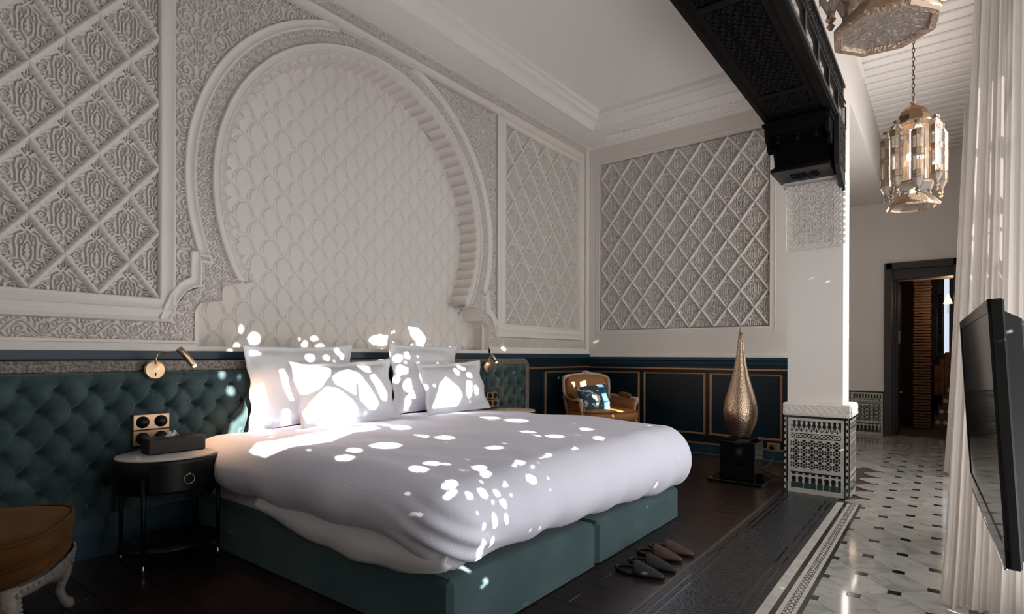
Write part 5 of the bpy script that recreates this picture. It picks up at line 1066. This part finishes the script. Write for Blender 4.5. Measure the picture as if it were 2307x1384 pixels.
plate('switch_plate', 4.42, .655, .17, .070, 2, 'lower copper plate on the headboard beside the pillow nearest the armchair', 'plates beyond the bed')
tag(MB().bbox((.10, 4.535, .62), (.125, 4.585, .775), .006).obj('handset', PLASTIC), 'slim black handset hanging beside the copper plates on the headboard', 'telephone')
so = thing('wall_socket', 'small copper wall socket low on the navy panelling behind the gold lamp', 'socket', (2.345, 6.62, .145))
MB().bbox((-.062, -.010, -.048), (.062, .008, .048), .003).obj('cover', GILT, so); MB().lathe([(0, 0), (.026, 0), (.026, .003), (0, .003)], (0, 0, 0), 16).obj('socket_cup', BLACK, so, (-.01, -.0105, 0), (PI / 2, 0, 0))
cab = MB(); P = []
for k in range(25):
    t = k / 24; P.append((2.345 + .05 * math.sin(t * 7) + .25 * t * t, 6.60 - 1.0 * t - .1 * math.sin(t * 5), .11 * (1 - t) ** 3 * 1.0 + .006))
cab.tube(P, .004, 6); tag(cab.obj('power_cable', mat('cable', (.05, .045, .045), .5)), 'thin dark cable trailing across the floor between gold lamp and pillar', 'cable')
# ---- armchair in the corner
def armchair(loc, rz, label):
    t = thing('armchair', label, 'armchair', loc, rz)
    def bx(z): return -.285 - .075 * (z - .42) / .5
    # back frame loop
    P = []; hw = .315
    for (y, z) in [(-.275, .40), (-.285, .50), (-.300, .62), (-.318, .74), (-.315, .82)] + [(-.25 + .07 * math.cos(a) - .0, .835 + .062 * math.sin(a)) for a in (math.radians(q) for q in (165, 135, 105))]: P.append((y, z))
    P += [(-.20, .905), (-.10, .918), (0, .925)]
    P = P + [(-y, z) for y, z in P[::-1][1:]]
    MB().tube([(bx(z), y, z) for y, z in P], [.021 + .004 * math.sin(i * 1.3) for i in range(len(P))], 10, flat=1.25).obj('back_frame', CREAMW, t)
    MB().tube([(bx(.42), -.28, .47), (bx(.42), 0, .455), (bx(.42), .28, .47)], .018, 8).obj('back_rail', CREAMW, t)
    cr = MB()
    for k in range(7):
        a = math.radians(20 + k * 23.3); cr.sphere((bx(.93) + .012, .050 * math.cos(a), .925 + .026 * math.sin(a)), .014, 8, 5)
    cr.sphere((bx(.93) + .015, 0, .925), .026, 10, 6, .8); cr.obj('carved_crest', CREAMW, t)
    # padded back
    n = 16; V = []
    for i in range(n + 1):
        for j in range(n + 1):
            s, q = i / n * 2 - 1, j / n * 2 - 1; w = .250 + .030 * min(1, (q + 1) / 1.4); k = (1 - abs(s) ** 4) * (1 - abs(q) ** 4)
            zz = .69 + q * .215 - .015 * (abs(s) ** 3) * (1 if q > 0 else 0); yy = s * w * (1 - .12 * max(0, q) ** 6); V.append((bx(zz) - .012 + .032 * k ** .5, yy, zz))
    i = np.arange((n + 1) ** 2).reshape(n + 1, n + 1); me = raw_mesh('back_pad', V, np.stack([i[:-1, :-1], i[1:, :-1], i[1:, 1:], i[:-1, 1:]], -1).reshape(-1, 4), True, [LEATHER]); o = link('back_pad', me, t); o.modifiers.new('s', 'SOLIDIFY').thickness = -.03
    for sg in (-1, 1):
        ar = [(-.315, sg * .318, .655), (-.20, sg * .345, .655), (-.08, sg * .360, .640), (.04, sg * .372, .632), (.13, sg * .378, .645), (.185, sg * .376, .640), (.205, sg * .372, .610)]
        a_ = MB().tube(ar, [.022, .019, .018, .018, .021, .027, .022], 9).obj('arm', CREAMW, t)
        MB().tube([(.19, sg * .372, .615), (.165, sg * .362, .57), (.175, sg * .350, .50), (.225, sg * .330, .42), (.25, sg * .315, .37)], [.024, .020, .018, .022, .026], 9).obj('arm_post', CREAMW, a_)
        MB().tube([(-.16, sg * .350, .668), (-.11, sg * .353, .678), (-.03, sg * .362, .674), (.05, sg * .370, .664), (.09, sg * .373, .655)], [.012, .030, .034, .030, .012], 10).obj('arm_pad', LEATHERD, a_)
        MB().sphere((-.30, sg * .318, .64), .030, 10, 6).obj('arm_boss', CREAMW, a_)
        V = []
        for k in range(13):
            u = k / 12; x = -.30 + .47 * u; yt = sg * (.318 + .045 * u); zt_ = .645 - .01 * math.sin(u * PI)
            for j in range(5): q = j / 4; V.append((x + .04 * (1 - q) * u, yt * (1 - .10 * (1 - q)) - sg * .012 * math.sin(PI * q), .38 + (zt_ - .38) * q))
        i = np.arange(65).reshape(13, 5); o = link('side_panel', raw_mesh('side_panel', V, np.stack([i[:-1, :-1], i[1:, :-1], i[1:, 1:], i[:-1, 1:]], -1).reshape(-1, 4), True, [LEATHER]), t); o.modifiers.new('s', 'SOLIDIFY').thickness = .02
    seat(t, .30, .33, .345, .40, .12, LEATHER, LEATHERD, CREAMW, .30)
    return t
def dshape(hw, xf, xb, n=40, g=0.0):
    P = []
    for k in range(n):
        a = 2 * PI * k / n; c, s = math.cos(a), math.sin(a); e = .45
        x = (abs(c) ** e) * (1 if c > 0 else -1); y = (abs(s) ** e) * (1 if s > 0 else -1)
        X = (xf if x > 0 else xb) * abs(x) * (1 if x > 0 else -1); X += .035 * max(0, x) * (1 - y * y); P.append((X + (g if x > 0 else -g) * abs(x), (hw + g) * y * (1 + .04 * x)))
    return P
def ring_solid(rings):
    """rings: list of (outline, z); closes both ends"""
    mb = MB(); n = len(rings[0][0]); V = [(x, y, z) for P, z in rings for x, y in P]; F = []
    for r_ in range(len(rings) - 1):
        for k in range(n): F.append((r_ * n + k, r_ * n + (k + 1) % n, (r_ + 1) * n + (k + 1) % n, (r_ + 1) * n + k))
    F.append(tuple(range(n))[::-1]); F.append(tuple((len(rings) - 1) * n + k for k in range(n))); return mb.add(V, F, True)
def seat(t, xb, xf, hw, z0, th, m1, m2, mw, zr):
    sh_ = lambda g: dshape(hw, xf, xb, 44, g)
    ring_solid([(sh_(-.02), z0), (sh_(.0), z0 + .015), (sh_(.012), z0 + th * .5), (sh_(.0), z0 + th - .012), (sh_(-.05), z0 + th + .004), (sh_(-.16), z0 + th + .012)]).obj('seat_cushion', m1, t)
    pp = [(x, y, z0 + th - .010) for x, y in sh_(.006)]; MB().tube(pp + [pp[0]], .005, 6, cap=False).obj('piping', m2, t)
    ring_solid([(sh_(-.02), zr + .0), (sh_(.0), zr + .012), (sh_(.004), z0 - .012), (sh_(-.03), z0)]).obj('seat_pad', m2, t)
    # carved apron: deeper in the middle of every side
    n = 64; P = dshape(hw, xf, xb, n, .008); ap = MB(); V = []
    for k in range(n):
        x, y = P[k]; m = max(0, math.cos(math.atan2(y / hw, x / ((xf if x > 0 else xb))) * 4)); d = .040 + .045 * m ** 2
        V += [(x, y, zr + .004), (x * 1.012, y * 1.012, zr - d * .5), (x * .985, y * .985, zr - d), (x * .92, y * .92, zr - d), (x * .92, y * .92, zr + .004)]
    F = [(k * 5 + j, ((k + 1) % n) * 5 + j, ((k + 1) % n) * 5 + j + 1, k * 5 + j + 1) for k in range(n) for j in range(4)]; F = [f[::-1] for f in F]; ap.add(V, F, True)
    for k in range(0, n, 1):
        x, y = P[k]; ap.sphere((x * 1.01, y * 1.01, zr - .012), .007, 6, 4)
    ap.obj('carved_apron', mw, t)
    for sx in (1, -1):
        for sy in (1, -1):
            x0 = (xf - .045) if sx > 0 else -(xb - .045); y0 = sy * (hw - .045)
            pts = [(x0, y0, zr), (x0 + sx * .016, y0 + sy * .016, zr - .06), (x0 + sx * .012, y0 + sy * .012, zr - .14), (x0 - sx * .006, y0 - sy * .006, .09), (x0 + sx * .004, y0 + sy * .004, .045), (x0 + sx * .020, y0 + sy * .018, .02), (x0 + sx * .024, y0 + sy * .022, .0)]
            lg = MB().tube(pts, [.036, .032, .024, .019, .018, .024, .022], 10).obj('leg', mw, t)
            lb = MB()
            for q in range(5): lb.sphere((x0 + sx * .040, y0 + sy * .018 - sy * .004 * q, zr - .02 - .018 * q), .010, 6, 4)
            lb.obj('carved_knee', mw, lg)
armchair((.625, 5.86, 0), -.52, 'cream framed armchair with tan leather in the far corner, floral cushion on it')
st = thing('stool', 'brown velvet upholstered seat on a carved grey leg beside the headboard', 'stool', (.79, .37, 0), math.radians(61))
DKB = mat('dark_brown_velvet', (0.075, 0.030, 0.008), .85, spec=.1, sheen=.12, sheen_tint=(.9, .6, .3), noise=(6, .4, (.05, .019, .005)))
seat(st, .30, .325, .33, .365, .105, DKB, DKB, GREYW, .30)
cu = link('cushion', pillow_mesh(.40, .36, .15, 2.5, flange=.0, n=26, name='cushion', m=FLORAL, crump=.6))
cu.matrix_world = Matrix.Translation((.66, 5.74, .475)) @ Matrix.Rotation(PI / 2 - .62, 4, 'Z') @ Matrix.Rotation(-math.radians(24), 4, 'X') @ Matrix.Rotation(math.radians(-6), 4, 'Y')
tag(cu, 'blue floral cushion with pale blossoms leaning in the corner armchair', 'cushion')

# ---- pierced gold lamp and its pedestal
pd = thing('pedestal', 'black square pedestal with a stepped top and wide base plate under the gold lamp', 'pedestal', (2.345, 5.40, 0))
MB().bbox((-.235, -.235, 0), (.235, .235, .030), .004).obj('base_plate', BLACKG, pd); MB().bbox((-.155, -.14, .030), (.155, .15, .372), .004).obj('block', BLACKG, pd); MB().bbox((-.125, -.115, .372), (.115, .125, .392), .003).obj('top_slab', BLACKG, pd)
gl = thing('floor_lamp', 'tall gold pierced teardrop lamp standing on the black pedestal', 'lamp', (2.335, 5.40, .393))
pr_ = [(.0, 0), (.062, 0), (.082, .012), (.098, .045), (.118, .095), (.138, .15), (.149, .205), (.152, .25), (.147, .30), (.134, .36), (.115, .425), (.096, .49), (.078, .555), (.062, .625), (.048, .70), (.037, .775), (.028, .85), (.022, .92), (.0175, .97)]
MB().lathe(pr_, (0, 0, 0), 48).obj('body', PGOLD, gl)
MB().lathe([(.0175, .97), (.021, .975), (.012, .985), (.016, .995), (.008, 1.005), (.010, 1.015), (.003, 1.03), (0, 1.04)], (0, 0, 0), 16).obj('finial', BRASS, gl)

# ---- hanging lanterns
def lantern(loc, ztop, label, rz, lit):
    t = thing('lantern', label, 'lantern', loc, rz, 'hanging lanterns over the marble passage')
    r8 = PI / 8
    MB().lathe([(0, .010), (.132, .012), (0, .014)], (0, 0, 0), 8, smooth=False, rot0=r8).obj('base_glass', HAMMER, t)
    MB().lathe([(.130, .012), (.136, .0), (.156, .0), (.160, .010), (.160, .016), (.098, .085)], (0, 0, 0), 8, smooth=False, rot0=r8).obj('base_skirt', PIERCED, t)
    MB().lathe([(.090, .086), (.080, .105), (.104, .150), (.112, .17)], (0, 0, 0), 8, smooth=False, rot0=r8).obj('waist_glass', GLASS, t)
    MB().lathe([(.110, .16), (.118, .165), (.118, .175), (.106, .18)], (0, 0, 0), 8, smooth=False, rot0=r8).obj('waist_ring', PIERCED, t)
    MB().lathe([(.092, .18), (.092, .57)], (0, 0, 0), 8, smooth=False, rot0=r8).obj('core_glass', GLASS, t)
    tu = MB().lathe([(.010, .0), (.034, .055), (.036, .06), (.036, .385), (.034, .39), (.014, .435), (.014, .455), (0, .455)], (0, 0, 0), 8, smooth=False, rot0=r8)
    tg = raw_mesh('tube_glass', tu.V, tu.F, False, [GLASS])
    bn = MB()
    for z in (.07, .22, .345): bn.lathe([(.0375, z), (.0375, z + .045)], (0, 0, 0), 8, smooth=False, rot0=r8)
    for k in range(8):
        a = r8 + k * PI / 4; bn.tube([(.037 * math.cos(a), .037 * math.sin(a), .05), (.037 * math.cos(a), .037 * math.sin(a), .39)], .0022, 4)
    bn.lathe([(.014, .435), (.019, .44), (.019, .455), (0, .462)], (0, 0, 0), 10).lathe([(0, -.052), (.006, -.05), (.014, -.038), (.006, -.028), (.017, -.014), (.012, -.002), (.012, .012), (.036, .062)], (0, 0, 0), 10)
    bnm = raw_mesh('tube_mount', bn.V, bn.F, False, [PIERCED])
    for k in range(8):
        a = k * PI / 4; o = link('tube', tg, t, (.158 * math.cos(a), .158 * math.sin(a), .105 + (.03 if k % 2 else 0))); link('tube_mount', bnm, o)
    MB().lathe([(.150, .565), (.152, .575), (.118, .585)], (0, 0, 0), 8, smooth=False, rot0=r8).obj('crown_ring', PIERCED, t)
    MB().lathe([(.098, .575), (.100, .60), (.096, .635), (.080, .672), (.052, .700), (.018, .715), (.012, .73), (.020, .742), (0, .75)], (0, 0, 0), 8, smooth=False, rot0=r8).obj('dome', mat('aged_copper', (.36, .22, .14), .4, metal=.9, bump=(60, .5, .004)), t)
    ch = MB(); z = .745; k = 0; top = ztop - loc[2]
    while z < top:
        P = []
        for q in range(11):
            a = q / 10 * 2 * PI; u = .008 * math.cos(a); v = .020 * math.sin(a); P.append((u if k % 2 else 0, 0 if k % 2 else u, z + .018 + v))
        ch.tube(P, .0028, 5, cap=False); z += .031; k += 1
    ch.obj('chain', mat('chain_bronze', (.22, .14, .09), .4, metal=.9), t); MB().lathe([(0, 0), (.045, 0), (.05, -.02), (0, -.03)], (0, 0, top), 16).obj('ceiling_rose', PIERCED, t)
    l = bpy.data.lights.new('lantern_bulb', 'POINT'); l.energy = lit; l.color = (1.0, .66, .42); l.shadow_soft_size = .03; lo = bpy.data.objects.new('lantern_bulb', l); COL.objects.link(lo); lo.parent = t; lo.location = (0, 0, .36)
lantern((3.655, 4.80, 2.185), 4.0, 'glass and bronze lantern hanging on its chain deeper in the passage', 0.2, 5)
lantern((3.668, 2.26, 2.243), 4.0, 'large glass and bronze lantern cut off by the top of the picture', 0.12, 3)

# ---- television on its wall arm
tv = thing('television', 'flat black television seen edge on beside the sheer curtain', 'television', (3.930, 2.17, .68))
tv.rotation_euler = (0, math.radians(-3.2), math.radians(1.7))
MB().bbox((-.0, -.53, 0), (.022, .53, .60), .004).obj('housing', PLASTIC, tv)
MB().box((-.0035, -.490, .045), (.002, .490, .572)).obj('screen', SCREEN, tv)
bz_ = MB()
for (a, b) in (((-.006, -.52, 0), (.004, .52, .045)), ((-.006, -.52, .572), (.004, .52, .60)), ((-.006, -.52, 0), (.004, -.49, .60)), ((-.006, .49, 0), (.004, .52, .60))): bz_.box(a, b)
bz_.obj('bezel', BLACKG, tv); MB().tube([(-.004, -.50, -.006), (-.004, .44, -.006)], .004, 6).obj('silver_trim', SILVER, tv)
bk_ = MB(); V = []
for (x, g, z0, z1) in ((.022, 0.01, .01, .575), (.055, .03, .01, .555), (.085, .08, .02, .51), (.10, .12, .04, .47)):
    V += [(x, -.50 + g, z0), (x, .50 - g, z0), (x, .50 - g, z1), (x, -.50 + g, z1)]
bk_.add(V, [(r_ * 4 + k, r_ * 4 + (k + 1) % 4, (r_ + 1) * 4 + (k + 1) % 4, (r_ + 1) * 4 + k) for r_ in range(3) for k in range(4)] + [(12, 13, 14, 15)]); bk_.obj('back_shell', PLASTIC, tv)
MB().tube([(.11, .1, .28), (.28, .3, .28), (.33, 2.6, .28)][:2], .025, 8).obj('wall_arm', PLASTIC, tv)
MB().tube([(.05, -.40 + .07 * math.cos(k / 16 * PI), .01 - .10 * math.sin(k / 16 * PI)) for k in range(17)], .006, 6).obj('cable_loop', PLASTIC, tv)

# ---- curtains
def curtain(name, label, pts_top, pts_bot, z0, z1, amp, folds, m, n=120, nz=14, tail=0.0):
    V = []
    for i in range(n + 1):
        u = i / n
        for k in range(nz + 1):
            w = k / nz; z = z0 + (z1 - z0) * w; a = np.array(pts_bot[0]) * (1 - u) + np.array(pts_bot[1]) * u; b = np.array(pts_top[0]) * (1 - u) + np.array(pts_top[1]) * u
            e = w ** .8; p = a * (1 - e) + b * e; d = np.array(pts_bot[1]) - np.array(pts_bot[0]); d = d / np.linalg.norm(d); nrm = np.array((-d[1], d[0]))
            f = math.sin(u * folds * 2 * PI + .8 * math.sin(w * 2.2 + u * 5)) + .45 * math.sin(u * folds * 4.7 * PI + 1 + w)
            p = p + nrm * amp * f * (1.15 - .5 * w) + d * tail * math.sin(u * 9 + w * 3) * (1 - w); V.append((p[0], p[1], z + (.012 * math.sin(u * 21) if k == 0 else 0)))
    i = np.arange((n + 1) * (nz + 1)).reshape(n + 1, nz + 1)
    o = link(name, raw_mesh(name, V, np.stack([i[:-1, :-1], i[1:, :-1], i[1:, 1:], i[:-1, 1:]], -1).reshape(-1, 4), True, [m])); return tag(o, label, 'curtain', 'sheer curtains of the window wall')
curtain('curtain', 'nearest white sheer curtain hanging to the floor behind the television', ((3.97, 3.34), (4.13, 3.30)), ((3.815, 3.28), (4.12, 3.26)), .008, 3.90, .030, 4, SHEER)
curtain('curtain', 'second white sheer curtain, its hem showing past the nearest one', ((4.0, 4.66), (4.13, 4.66)), ((3.835, 4.64), (4.10, 4.62)), .008, 3.75, .025, 3, SHEER, 80)
curtain('curtain', 'farthest pleated white curtain near the doorway', ((3.985, 6.95), (4.13, 6.98)), ((3.83, 6.86), (4.08, 6.92)), .012, 3.62, .03, 3, SHEER, 80)
rd = MB().tube([(4.10, -1.3, 3.72), (4.10, 9.5, 3.72)], .014, 8).obj('curtain_rod', BRASS); tag(rd, 'slim rod carrying the sheer curtains along the window wall', 'curtain rod')

# ---- slippers
def slipper(x, y, rz, m, m2, label, grp):
    t = thing('slipper', label, 'slipper', (x, y, 0), rz, grp); L = .27
    def half(u): return .045 * math.sin(PI * min(1, max(0, u)) ** .8) ** .55 + .004 if 0 < u < 1 else .004
    n = 24; V = []
    for i in range(n + 1):
        u = i / n; h_ = half(u) * (1 if u < .62 else 1 - .25 * (u - .62) / .38)
        for s in (-1, 1):
            V += [(u * L, s * h_, .0), (u * L, s * h_, .010)]
    F = []
    for i in range(n):
        a = i * 4; b = a + 4; F += [(a, a + 1, b + 1, b), (a + 2, b + 2, b + 3, a + 3), (a + 1, a + 3, b + 3, b + 1), (a, b, b + 2, a + 2)]
    MB().add(V, F).obj('sole', m2, t)
    V = []; k_ = 10
    for i in range(17):
        u = .40 + .60 * i / 16; h_ = half(u) * (1 if u < .62 else 1 - .25 * (u - .62) / .38); ht = .052 * (1 - ((u - .40) / .62)) ** .8 + .006
        for k in range(k_ + 1):
            a = PI * k / k_; V.append((u * L + (.02 * (1 - math.sin(a)) if i == 0 else 0), h_ * math.cos(a) * 1.03, .010 + ht * math.sin(a) ** .8))
    i = np.arange(17 * (k_ + 1)).reshape(17, k_ + 1); o = link('upper', raw_mesh('upper', V, np.stack([i[:-1, :-1], i[1:, :-1], i[1:, 1:], i[:-1, 1:]], -1).reshape(-1, 4), True, [m]), t); o.modifiers.new('s', 'SOLIDIFY').thickness = .003
    V = []
    for i in range(9):
        u = .02 + .20 * i / 8; 
    hl = MB(); P = [(L * u, half(u) * 1.0, .014) for u in (.40, .25, .12, .04)] + [(L * .015, 0, .016)] + [(L * u, -half(u) * 1.0, .014) for u in (.04, .12, .25, .40)]; hl.tube(P, .007, 6).obj('folded_heel', m, t)
    return t
SB = mat('black_leather_slipper', (.009, .0095, .0105), .6); SBR = mat('brown_leather_slipper', (.060, .026, .018), .6, noise=(20, .4, (.040, .017, .012)))
slipper(2.430, 2.735, math.radians(1), SB, BLACK, 'black pointed slipper nearest the viewer beside the bed foot', 'slippers at the bed foot')
slipper(2.440, 2.880, math.radians(-3), SB, BLACK, 'black pointed slipper lying against the brown pair', 'slippers at the bed foot')
slipper(2.410, 3.045, math.radians(-2), SBR, BLACK, 'brown leather slipper beside the black pair at the bed foot', 'slippers at the bed foot')
slipper(2.430, 3.165, math.radians(-1), SBR, BLACK, 'brown leather slipper farthest from the viewer with a small tassel', 'slippers at the bed foot')

# ---- stair hall: steps, shutters and the lit sconce
ht = thing('staircase', 'brown tiled staircase with patterned risers beyond the doorway', 'staircase', (3.70, 11.35, 0)); STEP = mat('terracotta_tread', (.10, .052, .030), .5)
for k in range(5):
    z = .17 * k; x0 = .05 * k; o = MB().box((x0, .10 * k, z), (1.1, 1.5, z + .17)).obj('step', STEP, ht); zz = MB()
    for q in range(8):
        x = x0 + .05 + q * .095; zz.prism([(x - .040, z + .085), (x, z + .045), (x + .040, z + .085), (x, z + .125)], Frame((0, .10 * k - .001, 0), (1, 0, 0), (0, 0, 1), (0, -1, 0)), 0, .003)
    zz.obj('riser_tile', ZW, o)
for k in range(4): MB().box((.0 + .07 * k, .55 + .02 * k, .5), (.065 + .07 * k, .75, 1.0 + .11 * k)).obj('stair_wall', BRICKM, ht)
shb = structure('window_3', MB().box((3.715, 12.9, 1.20), (3.735, 12.97, 2.5)).box((3.80, 12.9, 1.20), (3.82, 12.97, 2.5)).box((3.70, 12.88, 1.18), (3.95, 12.98, 1.21)), NAVYW)
sl = MB().box((-.035, -.006, -.014), (.035, .006, .014)); slm = raw_mesh('slat', sl.V, sl.F, False, [NAVYW])
for k in range(24): link('slat', slm, shb, (3.768, 12.93, 1.24 + k * .045), (.6, 0, 0))
MB().box((3.825, 13.0, 1.2), (3.90, 13.02, 2.6)).obj('pane', mat('daylit_pane', (.6, .7, .9), .5, emit=((.75, .85, 1.0), .8)), shb)
sc2 = thing('sconce', 'small lit cone-shaded sconce glimpsed through the doorway', 'sconce', (3.875, 11.2, 1.985))
MB().lathe([(.060, 0), (.012, .155)], (0, 0, 0), 20).obj('shade', SHADE, sc2); MB().tube([(0, 0, .02), (0, 0, -.10), (0, .05, -.13), (0, .14, -.13)], .006, 6).obj('bracket', BRASS, sc2)
l = bpy.data.lights.new('hall_light', 'POINT'); l.energy = 9; l.color = (1, .68, .42); l.shadow_soft_size = .08; lo = bpy.data.objects.new('hall_light', l); COL.objects.link(lo); lo.location = (3.95, 10.5, 2.0)

# ---- tree outside: leaves hide the sun except through the gaps that dapple the room
def in_poly(X, Y, P):
    c = np.zeros(X.shape, bool); n = len(P)
    for k in range(n):
        (x0, y0), (x1, y1) = P[k - 1], P[k]
        if y0 == y1: continue
        m = ((y0 > Y) != (y1 > Y)) & (X < (x1 - x0) * (Y - y0) / (y1 - y0) + x0); c ^= m
    return c
A0, A1, B0, B1, G = 1.0, 8.9, -2.0, 1.65, 0.008
ga, gb = np.meshgrid(np.arange(A0, A1, G), np.arange(B0, B1, G), indexing='ij'); hole = np.zeros(ga.shape, bool)
for P in PATCHES: hole |= in_poly(ga, gb, P)
hole &= ~(((ga > 4.50) & (ga < 4.72)) | ((ga > 6.09) & (ga < 6.31)))
def dil(m, k):
    for _ in range(k):
        d = m.copy(); d[1:] |= m[:-1]; d[:-1] |= m[1:]; d[:, 1:] |= m[:, :-1]; d[:, :-1] |= m[:, 1:]; m = d
    return m
clear = np.zeros(hole.shape); m = hole
for k in range(6): m = dil(m, 1); clear[~m] = (k + 1) * G
LV = []; LF = []; na = int((A1 - A0) / .036); nb = int((B1 - B0) / .036)
def leafput(a, b, r):
    x = 4.9 + R.random() * .3; y = a + SUN_S * x; z = b + SUN_T * x; an = R.random() * PI; ca, sa = math.cos(an), math.sin(an); base = len(LV)
    for (u, v, w) in ((1.25, 0, 0), (.45, .62, .1), (-.6, .55, .1), (-1.2, 0, 0), (-.6, -.55, .1), (.45, -.62, .1)):
        LV.append((x + w * r + u * r * .2, y + (u * ca - v * sa) * r, z + (u * sa + v * ca) * r))
    LF.append((base, base + 1, base + 2, base + 3, base + 4, base + 5))
for i in range(na):
    for j in range(nb):
        for q in range(2):
            a = A0 + (i + R.random()) * .036; b = B0 + (j + R.random()) * .036; ia, ib = int((a - A0) / G), int((b - B0) / G)
            if not (0 <= ia < hole.shape[0] and 0 <= ib < hole.shape[1]) or hole[ia, ib]: continue
            c_ = clear[ia, ib]
            if c_ > .028: leafput(a, b, .040 if c_ > .045 else c_ * .9)
for ia, ib in zip(*np.nonzero((~hole) & (clear <= .034))): leafput(A0 + (ia + .5) * G, B0 + (ib + .5) * G, .0095)      # fine twigs and leaf tips round every gap
tr = thing('tree', 'leafy tree outside the tall windows, dappling the sunlight', 'tree', (5.2, 2.6, -.1))
o = link('foliage', raw_mesh('foliage', np.array(LV) - np.array((5.2, 2.6, -.1)), np.array(LF), False, [LEAF]), tr); o['kind'] = 'stuff'
for (y, s) in ((-.9, .3), (2.6, .3), (4.2, -.2)):
    MB().tube([(.35, y - 1.2, 0), (.3, y - 1.1 + s, 1.6), (.35, y - .9, 3.0)], [.08, .055, .02], 8).obj('trunk', BARK, tr)
